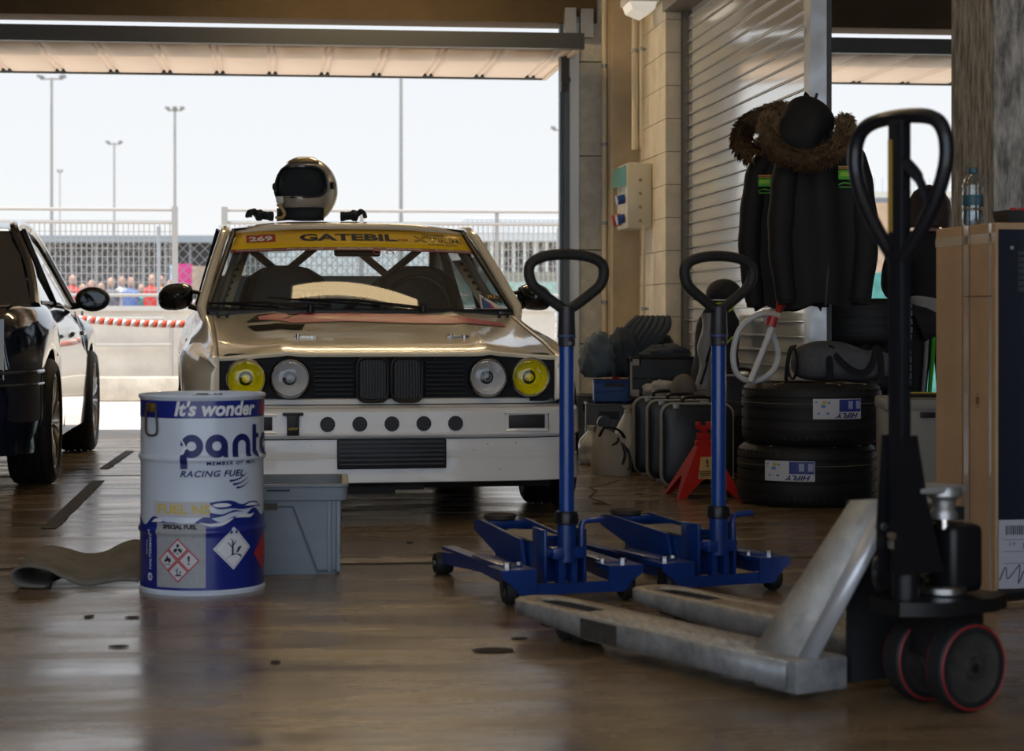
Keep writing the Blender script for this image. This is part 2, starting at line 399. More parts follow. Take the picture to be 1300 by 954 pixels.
MB().b2((US+.03, v0-.10, 0), (US+.055, v0+.02, 3.5)).build('dark_jamb', DKM, t)
for X_, Y_, z_ in ((1.365, 8.93, 1.80), (1.275, 9.30, 1.77)):
    a_ = (X_*math.cos(PHI)+Y_*math.sin(PHI), -X_*math.sin(PHI)+Y_*math.cos(PHI), z_)
    MB().tube([(US, v0-.09, z_+.07), (a_[0], a_[1]+.02, z_+.03), (a_[0], a_[1]-.01, z_+.05)], .007, 8).build('coat_peg', DKM, t)
MB().b2((US-.16, v0, 2.80), (US+.2, v1+.06, 3.3)).build('roll_housing', mat('housing_steel', (.22, .2, .18), .5, .5), t)
# ---------- wall lamp corner on top of the block wall ----------
LAMPM = mat('lamp_glow', (.9, .9, .88), .4, emit=(1, .93, .8), es=.35)
t = thing('wall_lamp', 'white angular lamp fixture high on the cream block wall', 'lamp'); t.rotation_euler.z = PHI
uu = UV(828, 12.3)
m = MB(); m.prism([(-.09, 0), (.09, 0), (.075, -.05), (.02, -.085), (-.07, -.05)], -.14, .14, M=Matrix.Translation((uu+.01, 12.80, 2.885)) @ Matrix.Rotation(R(90), 4, 'X')); m.build('diffuser', LAMPM, t)
MB().b2((uu-.09, 12.64, 2.885), (uu+.115, 12.96, 2.93)).build('housing', WHITE, t)
# ---------- ceiling light battens; all but the first are added fill lamps ----------
def batten(u, v, ln, en, name, label, along='u', hw=.09):
    t = thing('ceiling_light', label, 'light'); t.rotation_euler.z = PHI
    dx, dy = (ln/2, hw)
    MB().b2((u-dx, v-dy, 3.40), (u+dx, v+dy, 3.50)).build('housing', WHITE, t)
    MB().b2((u-dx+.02, v-dy+.02, 3.375), (u+dx-.02, v+dy-.02, 3.40)).build('diffuser', mat('tube_glow_%d' % en, (.9, .85, .7), .5, emit=(1, .74, .40), es=en), t)
batten(.50, 10.93, 1.15, 7.0, 'b', 'warm ceiling light batten above the white race car', hw=.06)
batten(.55, 12.75, 1.6, 36.0, 'b', 'added warm fill light batten, out of view close to the pit-side wall')  # unseen lamp added to brighten the block wall and the back corner
batten(-1.5, 6.5, 1.5, 12.0, 'b', 'added warm fill light batten, out of view above the fuel drum')  # unseen lamp added to warm and lift the garage interior
batten(.9, 6.5, 1.5, 12.0, 'b', 'added warm fill light batten, out of view above the blue jacks')  # second unseen lamp added for the same warm interior fill

# ================= outside =================
PWE = UV(830, 20.35)
PW = mat('pit_wall_concrete', (.68, .62, .54), .9, var=.2, vscale=2.2, bump=.2, bscale=20)
VW = 20.35
t = thing('pit_wall', 'long cream concrete pit wall with kerb, seen beyond the pit lane', 'wall'); t.rotation_euler.z = PHI; struct(t)
u = -14
m = MB()
while u < PWE-2.4:
    m.b2((u, VW, 0), (u+2.38, VW+.3, .93)); u += 2.4
m.build('wall_panels', PW, t)
MB().b2((-14, VW-.03, .90), (u-.02, VW+.33, .95)).build('coping', mat('coping_grey', (.55, .52, .47), .8), t)
MB().b2((-14, VW-.22, 0), (u-.02, VW, .24), bevel=.02).build('kerb', mat('kerb_concrete', (.68, .60, .49), .9, var=.3, vscale=5), t)
# rails fixed to the pit wall
GW = mat('white_galv', (.40, .37, .34), .5, .1)
t = thing('wall_handrail', 'pale pipe handrail fixed low along the pit wall', 'handrail'); t.rotation_euler.z = PHI
ua, ub = UV(0, 20), UV(216, 20)
m = MB(); m.tube([(-8, VW-.08, .56), (ub, VW-.08, .56)], .018, 8); m.tube([(ub, VW-.08, .24), (ub, VW-.08, .74), (ub-.08, VW-.08, .82), (-8, VW-.08, .82)], .018, 8); m.build('pipe_rail', GW, t)
for q in range(4): MB().cyl((ub-.9-q*2.0, VW-.08, .22), (ub-.9-q*2.0, VW-.08, .56), .015, n=8).build('stanchion', GW, t)
# fence panels on the pit wall (gate gap between the posts)
def fence(pa, pb, label, zt=1.93, dens=.052, bars_only=False):
    t = thing('wire_fence', label, 'fence'); t.rotation_euler.z = PHI
    a, b = (UV(pa, VW+.15) if pa is not None else -9), (UV(pb, VW+.15) if pb is not None else 9)
    v = VW+.15
    for x in [a, b]:
        MB().b2((x-.03, v-.03, .95), (x+.03, v+.03, zt+.03)).build('post', GW, t)
    if b-a > 3:
        for x in [a+(b-a)*k/3 for k in (1, 2)]: MB().b2((x-.02, v, 1.0), (x+.02, v+.03, zt)).build('post', GW, t)
    for z in (zt, zt-.13, 1.06):
        MB().cyl((a, v, z), (b, v, z), .018, n=8).build('rail', GW, t)
    m = MB(); x = a
    while x < b:
        m.b2((x-.0045, v-.004, 1.06), (x+.0045, v+.004, zt-.13)); x += dens
    z = 1.11
    while z < zt-.15 and not bars_only:
        m.b2((a, v-.003, z-.0035), (b, v+.003, z+.0035)); z += .085
    m.build('mesh', GW, t, flat=True)
    return t
fence(None, 222, 'white steel mesh fence on the pit wall, left of the gap')
fence(285, 800, 'white steel mesh fence on the pit wall, behind the white race car')
# second, chain-link fence further off
v = 26
t = thing('chain_link_fence', 'tall grey chain-link fence on the far side of the track', 'fence'); t.rotation_euler.z = PHI
m = MB()
for x in [(-12+.0+i*2.6) for i in range(14)]: m.cyl((x, v, 0), (x, v, 2.0), .03, n=6)
m.build('posts', GALV, t)['kind'] = 'stuff'
m = MB(); x = -12
g1 = mat('wire', (.26, .25, .24), .5)
while x < 22:
    m.bm.faces.new([m.bm.verts.new(p) for p in ((x, v, .1), (x+.012, v, .1), (x+1.7, v, 1.8), (x+1.688, v, 1.8))]); m.bm.faces.new([m.bm.verts.new(p) for p in ((x, v+.01, .1), (x-.012, v+.01, .1), (x-1.7, v+.01, 1.8), (x-1.688, v+.01, 1.8))]); x += .14
m.build('mesh', g1, t, flat=True)
# distant grandstand / paddock shed with dark sloping flank, canopy and posts
DK = mat('shed_dark', (.13, .135, .14), .8, var=.3, vscale=.6)
def P(px, py, D): return W(px, py, D)
D = 62
def wbox(px0, px1, py0, py1, D, dep, m): a = W(px0, py0, D); b = W(px1, py1, D); return MB().b2((a.x, D, b.z), (b.x, D+dep, a.z))
t = thing('paddock_shed', 'long dark grey paddock shed with pale roof beyond the mesh fence', 'building')
wbox(35, 300, 308, 378, D, 8, DK).build('dark_flank', DK, t)
wbox(20, 320, 299, 308, D-1, 10, DK).build('roof_edge', mat('roof_bluegrey', (.26, .29, .31), .6), t)
m = MB()
for i in range(8): q = wbox(60+i*30, 62+i*30, 308, 388, D-.5, .2, DK); bmesh.ops.duplicate; tmp = bpy.data.meshes.new('x'); q.bm.to_mesh(tmp); m.bm.from_mesh(tmp); bpy.data.meshes.remove(tmp)
m.build('columns', mat('shed_post', (.35, .35, .36), .7), t)
t = thing('grandstand', 'pale colonnaded grandstand seen through the fence right of the race car', 'building')
wbox(560, 760, 296, 306, 58, 10, DK).build('roof', mat('stand_roof', (.50, .49, .48), .7), t)
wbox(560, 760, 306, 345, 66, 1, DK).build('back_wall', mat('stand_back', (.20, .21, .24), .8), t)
wbox(560, 760, 345, 358, 59, 6, DK).build('parapet', mat('stand_parapet', (.62, .52, .42), .8), t)
for i in range(14): wbox(566+i*14, 570+i*14, 306, 345, 58.2, .3, DK).build('pillar', mat('stand_pillar', (.66, .60, .53), .8), t)
wbox(560, 760, 358, 396, 57, 3, DK).build('green_hoarding', mat('green_hoarding', (.30, .52, .45), .7, var=.3, vscale=.5), t)
t = thing('roof_railing', 'thin railing frame on the grandstand roof', 'railing')
m = MB(); 
for y in (278, 283): m.cyl(W(588, y, 58.5), W(740, y+1, 58.5), .04, n=6)
for i in range(26): m.cyl(W(588+i*6, 279, 58.5), W(588+i*6, 296, 58.5), .015, n=5)
m.build('bars', mat('rail_grey', (.45, .47, .50), .6), t)
# banners and sunlit bank
tag(wbox(225, 244, 335, 392, 60, .1, DK).build('banner', mat('pink_banner', (.55, .05, .22), .7)), 'bright pink banner hanging beyond the gap in the mesh fence', 'banner')
tag(wbox(215, 225, 336, 392, 60, .1, DK).build('banner', mat('pale_blue_banner', (.45, .6, .8), .7)), 'pale blue banner left of the pink banner', 'banner')
tag(wbox(244, 300, 338, 372, 59.5, 2, DK).build('stone_wall', mat('stone_wall', (.50, .38, .28), .9, var=.4, vscale=2)), 'tan stone wall beyond the fence gap, right of pink banner', 'wall')
cols = [(.65, .06, .05), (.75, .72, .7), (.12, .2, .45), (.8, .35, .1), (.15, .15, .17), (.1, .35, .3), (.7, .08, .1), (.6, .6, .62)]
# small parked cars
def tiny_car(px, wpx, D, col, label):
    t = thing('parked_car', label, 'car', (W(px, 0, D).x, D, -.03)); s = wpx/F*D/4.2
    m = MB(); prof = [(-2.1, .3), (-2.1, .75), (-1.3, .85), (-.8, 1.35), (.7, 1.35), (1.5, .85), (2.1, .7), (2.1, .3)]
    m.prism(prof, -.8, .8, M=Matrix.Scale(s, 4) @ Matrix.Rotation(R(90), 4, 'X')); m.build('body', mat('distant_paint_%d' % int(px), col, .3), t)
    m = MB(); m.prism([(-1.1, .88), (-.72, 1.25), (.62, 1.25), (1.2, .88)], -.82, .82, M=Matrix.Scale(s, 4) @ Matrix.Rotation(R(90), 4, 'X')); m.build('windows', BLK, t)
    for x in (-1.3, 1.3): MB().cyl((x*s, -.85*s, .32*s), (x*s, .85*s, .32*s), .32*s, n=12).build('wheel', BLK, t)
for i, (px, wp, c, nm) in enumerate(((118, 50, 0, 'red parked car beyond the fence, just right of dark car mirror'), (160, 46, 3, 'orange parked car beyond the fence, in the middle of mesh panel'), (205, 44, 7, 'silver parked car beyond the fence near the gap'), (262, 48, 1, 'white parked car seen through the fence gap'), (70, 46, 2, 'blue parked car beyond the fence behind the dark car'))):
    tiny_car(px, wp, 50+(i%2)*5, cols[c], nm)
cnm = ['red', 'cream', 'navy', 'orange', 'charcoal', 'green', 'crimson', 'grey']; onm = ['first', 'second', 'third', 'fourth', 'fifth', 'sixth', 'seventh', 'eighth', 'ninth', 'tenth', 'eleventh']
# people far off: small figures along the fence
for i in range(11):
    px = 92+i*12.5+rnd.uniform(-1, 1); D = 44+(i%2)*1.0; p = W(px, 0, D)
    m = MB(); hgt = rnd.uniform(1.55, 1.8)
    m.tube([(0, 0, 0), (0, 0, .45*hgt), (0, 0, .6*hgt), (0, 0, .8*hgt), (0, 0, .86*hgt)], [.10, .16, .17, .2, .06], 10)
    hd = MB(); hd.ell((0, 0, .93*hgt), (.085, .1, .12), 10, 8)
    o = thing('person', 'distant person in %s clothes, %s spectator from the left beyond the mesh fence' % (cnm[(i*3) % 8], onm[i]), 'person', (p.x, D, -.03), 0, 'spectators beyond the mesh fence')
    m.build('clothing', mat('cloth_%d' % (i % 8), cols[(i*3) % 8], .9), o); hd.build('head', mat('skin', (.5, .3, .22), .7), o)
# floodlight poles
POLE = mat('pole_grey', (.30, .28, .26), .6)
def pole(px, ytop, D, r, label, heads=2, hw=.5):
    t = thing('floodlight_pole', label, 'light pole', (W(px, 0, D).x, D, -.03)); zt = H+(HY-ytop)/F*D
    r *= .62; MB().cyl((0, 0, 0), (0, 0, zt), r*1.4, r, n=8).build('pole', POLE, t)
    if heads:
        MB().b2((-hw, -.05, zt-.09), (hw, .05, zt-.02)).build('crossarm', POLE, t)
        for k in range(heads):
            x = -hw+2*hw*k/(heads-1)
            MB().box((x, 0, zt+.05), (hw*.5, .4, .12), rot=(0, R(12 if x < 0 else -12), 0)).build('lamp_head', mat('lamp_head', (.22, .21, .20), .5), t)
pole(65.5, 98, 90, .09, 'tallest thin floodlight pole at far left of the sky', 2, .5)
pole(76, 217, 130, .05, 'short faint floodlight pole beside the tallest left pole', 2, .12)
pole(145, 181, 110, .07, 'two-headed floodlight pole midway between its taller neighbours', 2, .35)
pole(222, 138, 95, .09, 'floodlight pole rising above the gap in the mesh fence', 3, .35)
pole(509, 90, 70, .09, 'thick grey pole rising behind the race car roof', 0)
pole(697+18, 163, 100, .06, 'floodlight pole half hidden behind the dark door guide', 2, .5)
pole(1243, 182, 80, .035, 'slim floodlight pole above the water bottle', 2, .25)
pole(1243+3, 162, 120, .03, 'faint second floodlight pole above the water bottle', 2, .35)
# background behind the right-hand opening
t = thing('perimeter_fence', 'pale post fence on the horizon beyond the right-hand opening', 'fence')
m = MB()
for i in range(26): m.cyl(W(1050+i*10, 226, 72), W(1050+i*10, 256, 72), .022, n=5)
m.build('posts', mat('fence_post_pale', (.45, .52, .55), .7), t)['kind'] = 'stuff'
tag(wbox(1030, 1330, 243, 300, 75, .5, DK).build('hillside', mat('pale_hill', (.60, .55, .45), .9)), 'pale sunlit hillside strip beyond the right-hand opening', 'hill')
tag(wbox(1030, 1330, 251, 300, 64, .3, DK).build('guard_rail', mat('armco', (.20, .21, .22), .6)), 'dark grey crash barrier beyond the right-hand opening', 'barrier')
struct(MB().b2((W(1030, 0, 57).x, 56.5, -.03), (W(1360, 0, 57).x, 60, W(0, 266, 60).z)).build('earth_bank', mat('orange_earth', (.55, .38, .25), .95, var=.3, vscale=.8)))
TEAL = mat('teal_mesh', (.10, .33, .30), .8, var=.4, vscale=9)
tag(room(MB().b2((UV(1000, 20), 20.2, .0), (UV(1330, 20), 20.25, 1.30)).build('debris_net', TEAL)), 'teal debris netting low across the right-hand opening', 'netting')
# red and white tape between the two cars
t0 = W(70, 402, 15.6); t1 = W(262, 412, 15.3)
n = 17
RW = [mat('tape_red', (.75, .09, .04), .5), mat('tape_white', (.85, .85, .83), .5)]
root = thing('barrier_tape', 'red and white striped barrier tape stretched between the two cars', 'tape')
for k in range(2):
    m = MB()
    for i in range(n*2):
        if i % 2 != k: continue
        def q(s, h): 
            s2 = max(0, min(1, (s+h*.45)/(2*n))); p = lerp(t0, t1, s2); return (p.x, p.y, p.z-.05*math.sin(PI*s2)*.4+(h-.5)*.055)
        m.bm.faces.new([m.bm.verts.new(v_) for v_ in (q(i, 0), q(i+1, 0), q(i+1, 1), q(i, 1))])
    m.build('red_stripes' if k == 0 else 'white_stripes', RW[k], root, solid=.001)
# ================= white race car =================
PAINT = mat('cream_white_paint', (.74, .68, .54), .22, coat=.8, bump=.0)
CARB = mat('gloss_black', (.008, .008, .009), .1, coat=.6)
MAG = mat('magenta_vinyl', (.42, .008, .085), .4, spec=.25)
ORG = mat('amber', (.6, .2, .02), .3)
CX, CY = (494-650)/305, 8.29
car = thing('race_car', 'cream white boxy race car with yellow sun strip and four round headlamps', 'car', (CX, CY, 0), R(9.6))
def part(m, name, mt, parent=None, label=None, **k):
    o = m.build(name, mt, parent or car, **k)
    if label: o['label'] = label
    return o
Wt = [(0, .735), (.06, .765), (.15, .80), (.3, .835), (.5, .86), (.72, .865), (.95, .855), (1.12, .84), (1.3, .825), (3.0, .825), (3.2, .845), (3.5, .865), (3.8, .85), (4.2, .80)]
Zs = [(0, .685), (.3, .735), (.72, .79), (1.25, .865), (2.4, .895), (3.6, .90), (4.2, .88)]
def zbot(y, yc, r=.345, zc=.30, base=.19):
    d = abs(y-yc); return max(base, zc+math.sqrt(r*r-d*d)) if d < r else base
AX, AR = .72, 3.29
ys = sorted(set([0, .03, .06, .1, .15, .22, .3] + [round(AX+.345*math.sin(R(a)), 4) for a in range(-90, 91, 15)] + [1.15, 1.2, 1.3, 1.6, 2.0, 2.4, 2.7] + [round(AR+.345*math.sin(R(a)), 4) for a in range(-90, 91, 15)] + [3.7, 3.9, 4.1, 4.2]))
def side_sec(y, s):
    wd = interp(Wt, y); zs = interp(Zs, y); zb = max(zbot(y, AX), zbot(y, AR)); fl = smooth(wd, .825, .865)
    if y < .37: zb = max(zb, .50)
    zb = min(zb, zs-.1)
    zm = lerp(.62, .68, fl)
    xs = .735+.0*y
    return [Vector((s*a, y, b)) for a, b in ((wd-.035, zb), (wd-.004, zb+.012), (wd, lerp(zb, zm, .5)), (wd-.004, zm), (wd-.02-.0*fl, zm+(zs-zm)*.35), (lerp(wd, xs, .45), zm+(zs-zm)*.72), (lerp(wd, xs, .8), zs-.018), (xs, zs), (xs-.035, zs+.004))]
for s in (-1, 1):
    m = MB(); rows = [side_sec(y, s) for y in ys]
    m.grid(rows)
    # close the front corner of the wing round to the grille opening
    fr = rows[0]; m.grid([fr, [Vector((s*min(abs(p.x), .70), -.005, p.z)) for p in fr]])
    part(m, 'wing', PAINT, solid=.004, ang=50)
    # front wing door gap
    m = MB(); m.box((s*.827, 1.22, .50), (.006, .008, .5)); part(m, 'door_gap', BLK)
# hood
def hz(x, y):
    c = interp([(0, .705), (.08, .728), (.4, .772), (.72, .812), (1.0, .85), (1.26, .882)], y)
    e = interp(Zs, y)+.004
    a = abs(x)/.70
    return lerp(c, e, smooth(a, .62, 1.0)) + .006*math.exp(-((abs(x)-.42)/.03)**2)*1.0
m = MB(); m.grid([[Vector((.70*i/20, y-(.045*(1-(i/20)**2) if y < .2 else .045*(1-(i/20)**2)*max(0, 1-(y-.2)/.4)), hz(.70*i/20, y))) for i in range(-20, 21)] for y in (0, .01, .03, .08, .15, .25, .4, .55, .72, .9, 1.05, 1.15, 1.2)])
m.grid([[Vector((.70*i/20, -.045*(1-(i/20)**2)+dy, hz(.7*i/20, 0)+dz)) for i in range(-20, 21)] for dy, dz in ((0, 0), (-.004, -.008), (.0, -.018), (.02, -.02))])
part(m, 'hood', PAINT, ang=40)
for s in (-1, 1):
    m = MB(); m.tube([(s*.703, y, interp(Zs, y)+.0045) for y in (.01, .15, .3, .5, .72, .95, 1.2)], .0035, 6); part(m, 'hood_gap', BLK)
hood_off = lambda x, y, e=.004: Vector((x, y, hz(x, y)+e))
# magenta flash across the hood, running wide to narrow
m = MB(); 
top = [(-.50, 1.02), (-.35, 1.10), (-.1, 1.13), (.2, 1.08), (.45, .98), (.62, .86)]
bot = [(-.50, .90), (-.35, .78), (-.1, .84), (.2, .76), (.45, .74), (.62, .76)]
rows = []
for i in range(25):
    x = -.50+1.12*i/24; a = interp(top, x); b = interp(bot, x); rows.append([hood_off(x, lerp(a, b, j/3)) for j in range(4)])
m.grid(rows); part(m, 'hood_stripe', MAG, label='magenta stripe across the hood')
m = MB(); m.grid([[hood_off(x, y, .0045) for x in (-.56+.0, -.48, -.40)] for y in (.86,)] + [[hood_off(x, y, .0045) for x in (-.50, -.46, -.30)] for y in (1.08,)]); part(m, 'hood_flash', mat('vinyl_black', (.008, .008, .009), .8, spec=.15), label='black angular flash at the stripe tip')
m = MB(); m.grid([[hood_off(lerp(lerp(-.56, -.30, i/10), lerp(-.53, -.33, i/10), j/4), lerp(.74, .56, j/4), .004) for j in range(5)] for i in range(11)]); part(m, 'hood_vent', mat('vent_dark', (.012, .010, .008), .9, spec=.1))
m = MB(); m.box((.17, .6, hz(.17, .6)+.001), (.005, 1.1, .003), rot=(math.atan((hz(.17, 1.1)-hz(.17, .1))/1.0), 0, 0)); 
for s in (-1, 1):
    m = MB(); x, y = s*.33, .30; m.box((x, y, hz(x, y)+.006), (.10, .018, .010), rot=(.1, 0, s*.15), bevel=.003); m.cyl((x-.03, y, hz(x, y)), (x-.03, y, hz(x, y)+.02), .009); m.cyl((x+.03, y, hz(x, y)), (x+.03, y, hz(x, y)+.014), .014); part(m, 'hood_pin', STEEL)
    m = MB(); x, y = s*.66, 1.08; m.box((x, y, hz(x, y)+.02), (.05, .03, .018), bevel=.005); m.cyl((x-.02, y, hz(x, y)+.0), (x-.02, y, hz(x, y)+.03), .008); m.cyl((x+.02, y, hz(x, y)+.0), (x+.02, y, hz(x, y)+.025), .007); part(m, 'washer_jet', BLKM)
# cowl
m = MB(); m.b2((-.72, 1.17, .83), (.72, 1.34, .872)); part(m, 'cowl', BLK)
# grille panel
def rrect(x0, x1, z0, z1, r, k=5):
    P = []
    for cx, cz, a0 in ((x1-r, z1-r, 0), (x0+r, z1-r, 90), (x0+r, z0+r, 180), (x1-r, z0+r, 270)):
        P += [(cx+r*math.cos(R(a0+90*i/k)), cz+r*math.sin(R(a0+90*i/k))) for i in range(k+1)]
    return P
XZ = Matrix.Rotation(R(90), 4, 'X')            # (x, y) -> (x, z), local z -> -y
m = MB(); m.prism(rrect(-.715, .715, .497, .70, .06), -.06, -.01, M=XZ); GRM = mat('grille_black', (.008, .008, .009), .55, spec=.25)
grille = part(m, 'grille_panel', GRM, label='black grille panel with horizontal slats')
for s in (-1, 1):
    for k in range(8):
        z = .528+k*.0185; m = MB(); m.b2((s*.15, -.012, z), (s*.315, .012, z+.008), bevel=.002, seg=1); part(m, 'grille_slat', mat('slat_black', (.014, .014, .015), .4, spec=.3), grille)
for s in (-1, 1):
    x0, x1 = (.008, .135) if s > 0 else (-.135, -.008)
    m = MB(); pr = rrect(x0, x1, .503, .682, .035); m.tube([(a, -.035, b) for a, b in pr], .0085, 8, closed=True); kd = part(m, 'kidney_grille', mat('kidney_black', (.012, .012, .013), .3))
    MB().prism(rrect(x0, x1, .503, .682, .035), -.02, .025, M=XZ).build('kidney_back', BLK, kd)
    m = MB()
    for k in range(9): xx = x0+.014+k*(x1-x0-.028)/8; m.b2((xx-.0025, -.04, .512), (xx+.0025, -.022, .674))
    m.b2((x0+.01, -.034, .545), (x1-.01, -.028, .549)); m.b2((x0+.01, -.034, .53), (x1-.01, -.028, .534)); m.build('kidney_bars', mat('satin_black', (.018, .019, .02), .4, spec=.4), kd)
# lamps
LENS = clear_glass('lens_glass', (1, 1, 1), .01, 1.5, 1.3)
YLENS = clear_glass('yellow_lens', (.98, .90, .06), .01, 1.5, 1.3)
REFL = mat('reflector', (.92, .93, .95), .22, .55, bump=.3, bscale=70)
for x, yl in ((-.412, 0), (.412, 0), (-.592, 1), (.592, 1)):
    L_ = Matrix.Translation((x, -.012, .598)) @ Matrix.Rotation(R(90), 4, 'X')
    m = MB(); m.lathe([(.082, -.01), (.084, .02), (.078, .030), (.073, .028), (.071, .005)], 40, M=L_); lamp = part(m, 'driving_lamp' if yl else 'headlamp', CARB if not yl else STEEL, label='yellow lamp' if yl else 'clear lamp')
    m = MB(); m.lathe([(.0733, .0285), (.0755, .032), (.0785, .0305)], 40, M=L_); m.build('chrome_ring', CHROME, lamp)
    m = MB(); m.lathe([(.0, -.03), (.02, -.028), (.045, -.012), (.062, .006), (.072, .022)], 40, M=L_); m.build('reflector', REFL, lamp)
    m = MB(); m.lathe([(.073, .025), (.06, .034), (.035, .040), (.0, .042)], 40, M=L_); m.build('lens', YLENS if yl else LENS, lamp)
    m = MB(); m.lathe([(0, .012), (.014, .010), (.018, .0), (.018, -.02)], 20, M=L_)
    m.build('bulb_shield', mat('dark_bulb', (.06, .06, .06), .3, .6) if not yl else mat('yellow_bulb', (.75, .72, .25), .3), lamp)
    if yl:
        m = MB(); m.lathe([(.035, .004), (.038, .012), (.033, .014)], 28, M=L_); m.build('inner_ring', mat('yellow_bulb', (.75, .72, .25), .3), lamp)
# lower trim strip and bumper
PL = [(0, 0), (.2, .001), (.4, .006), (.55, .016), (.62, .03), (.68, .06), (.715, .12), (.735, .22), (.745, .36)]
plan = [Vector((-x, y, 0)) for x, y in reversed(PL)]+[Vector((x, y, 0)) for x, y in PL[1:]]
def sweep(prof, lim=None, sub_=1, off=0):
    pts = cmr(plan, 3); rows = []
    for i, p in enumerate(pts):
        a = pts[max(0, i-1)]; b = pts[min(len(pts)-1, i+1)]; t = (b-a).normalized(); n = Vector((t.y, -t.x, 0))
        if lim and abs(p.x) > lim: continue
        rows.append([Vector((p.x, p.y, 0))+n*(d+off)+Vector((0, 0, z)) for d, z in prof])
    return rows
m = MB(); m.grid(sweep([(0, .492), (.012, .490), (.012, .508), (.004, .512), (0, .512)], .73)); part(m, 'valance_strip', mat('white_plastic', (.62, .62, .60), .35), solid=.002, label='white strip under the grille')
BUMP = mat('bumper_sky_tint', (.68, .69, .70), .28, coat=.5)  # body white made cooler: the sky light on it is put into the colour
prof = [(-.02, .487), (.05, .484), (.092, .474), (.105, .462), (.108, .44), (.108, .375), (.112, .366), (.108, .358), (.098, .354), (.096, .350), (.098, .345), (.096, .275), (.102, .272), (.102, .262), (.110, .20), (.115, .183), (.115, .172), (.105, .168), (.0, .168)]
m = MB(); m.grid(sweep(prof)); bumper = part(m, 'front_bumper', BUMP, ang=25)
m = MB(); m.grid(sweep([(.0965, .352), (.0985, .3495), (.0965, .347)])); m.build('seam', BLK, bumper)
for k in range(-2, 3):
    x = k*.132+.0; m = MB(); m.cyl((x, -.100, .412), (x, -.1105, .412), .031, n=24); h_ = m.build('vent_hole', BLACKP, bumper)
    m = MB(); 
    for z in (-.014, 0.0, .014): m.b2((x-.026, -.1135, .412+z-.0018), (x+.026, -.110, .412+z+.0018))
    m.build('vent_slats', BLKM, h_)
for s in (-1, 1):
    m = MB(); x = s*.565; m.tube([(x+a, -.094, .415+b) for a, b in ((-.092, -.036), (.092, -.036), (.092, .036), (-.092, .036))], .006, 6, closed=True); f = m.build('lamp_frame', BUMP, bumper)
    m = MB(); m.box((x, -.088, .416), (.155, .016, .055), rot=(0, 0, s*.05), bevel=.003); m.build('recess', BLACKP, f)
m = MB(); m.box((-.405, -.118, .41), (.05, .012, .085), rot=(.05, 0, 0), bevel=.003); m.box((-.405, -.112, .455), (.085, .03, .012), bevel=.004); st = m.build('tow_strap', BLACKP, bumper)
put_text(text('OMP', .014, sx=1.3), mat('yellow_print', (.65, .45, .03), .5), st, M=Matrix.Translation((-.405, -.125, .395)) @ XZ)
m = MB(); m.b2((-.225, -.118, .228), (.225, -.09, .348), bevel=.004); lg = m.build('lower_grille', BLACKP, bumper)
for k in range(6): z = .245+k*.018; MB().b2((-.215, -.128, z), (.215, -.112, z+.006)).build('grille_slat', mat('slat_dark', (.03, .035, .045), .35), lg)
m = MB()
for x, z in ((.40, .325), (.52, .328), (.34, .30), (-.33, .325), (.45, .22), (.12, .20)): m.cyl((x, -.08, z), (x, -.1075 if z < .25 else -.0995, z), .0035, n=8)
m.build('rivets', STEEL, bumper)['kind'] = 'stuff'
# oil cooler and splitter stays underneath
m = MB(); m.b2((-.40, -.05, .135), (.14, .02, .168)); m.b2((-.20, -.06, .12), (.02, 0, .15)); m.b2((-.7, .1, .13), (.7, .3, .19)); part(m, 'undertray', mat('underbody', (.015, .014, .013), .7))
m = MB(); m.b2((-.6, .9, .14), (.6, 4.0, .2)); part(m, 'floorpan', mat('underbody', (.015, .014, .013), .7))
m = MB(); m.b2((-.72, .38, .19), (.72, 1.16, .64)); m.b2((-.55, .03, .2), (.55, .4, .66)); part(m, 'engine_bay', mat('underbody', (.015, .014, .013), .7))
# windscreen
def ws(s, t, e=0):
    x = s*lerp(.735, .585, t); y = lerp(1.25, 1.93, t)-.10*(1-s*s)*(1-.35*t); z = lerp(.875, 1.285, t)+.022*(1-s*s)*t
    return Vector((x, y-e*.5, z+e*.85))
GLASS = clear_glass('windscreen_glass', (.80, .86, .88), .0, 1.5, 1.0)
m = MB(); m.grid([[ws(i/12, j/8) for i in range(-12, 13)] for j in range(9)]); wsg = part(m, 'windscreen', GLASS)
border = [ws(i/10, 0) for i in range(-10, 11)]+[ws(1, j/6) for j in range(1, 6)]+[ws(i/10, 1) for i in range(10, -11, -1)]+[ws(-1, j/6) for j in range(5, 0, -1)]
m = MB(); m.tube(border, .015, 8, closed=True); m.build('rubber_seal', BLK, wsg)
YEL = mat('yellow_vinyl', (.88, .55, .01), .4, coat=.2)
m = MB(); m.grid([[ws(i/16*.97, lerp(.735, .965, j/3), .004) for i in range(-16, 17)] for j in range(4)]); ss = m.build('sun_strip', YEL, wsg, solid=.0008)
m = MB(); m.grid([[ws(i/16*.97, lerp(.70, .742, j/2), .0048) for i in range(-16, 17)] for j in range(3)]); m.build('sun_strip_edge', mat('maroon', (.16, .01, .02), .4), wsg)
def onws(x0, t0, e=.007):
    def f(c): t = t0+c.y/.80; return ws((x0+c.x)/lerp(.735, .585, t), t, e)
    return f
def ws_text(s, size, x0, t0, mt, bold=0, sx=1, e=.007, shear=0): return put_text(text(s, size, bold=bold, sx=sx, shear=shear), mt, wsg, f=onws(x0, t0, e))
NAVY = mat('navy_print', (.01, .01, .03), .5)
ws_text('GATEBIL', .088, -.02, .855, NAVY, .0035, 1.45)
ws_text('.no', .032, .252, .84, mat('maroon_print', (.35, .02, .02), .5), .001, 1.5)
m = MB(); m.grid([[onws(-.455, .865, .006)(Vector((a, b, 0))) for a in (-.072, 0, .072)] for b in (-.038, 0, .040)]); m.build('number_plate', mat('red_vinyl', (.42, .015, .015), .4), wsg)
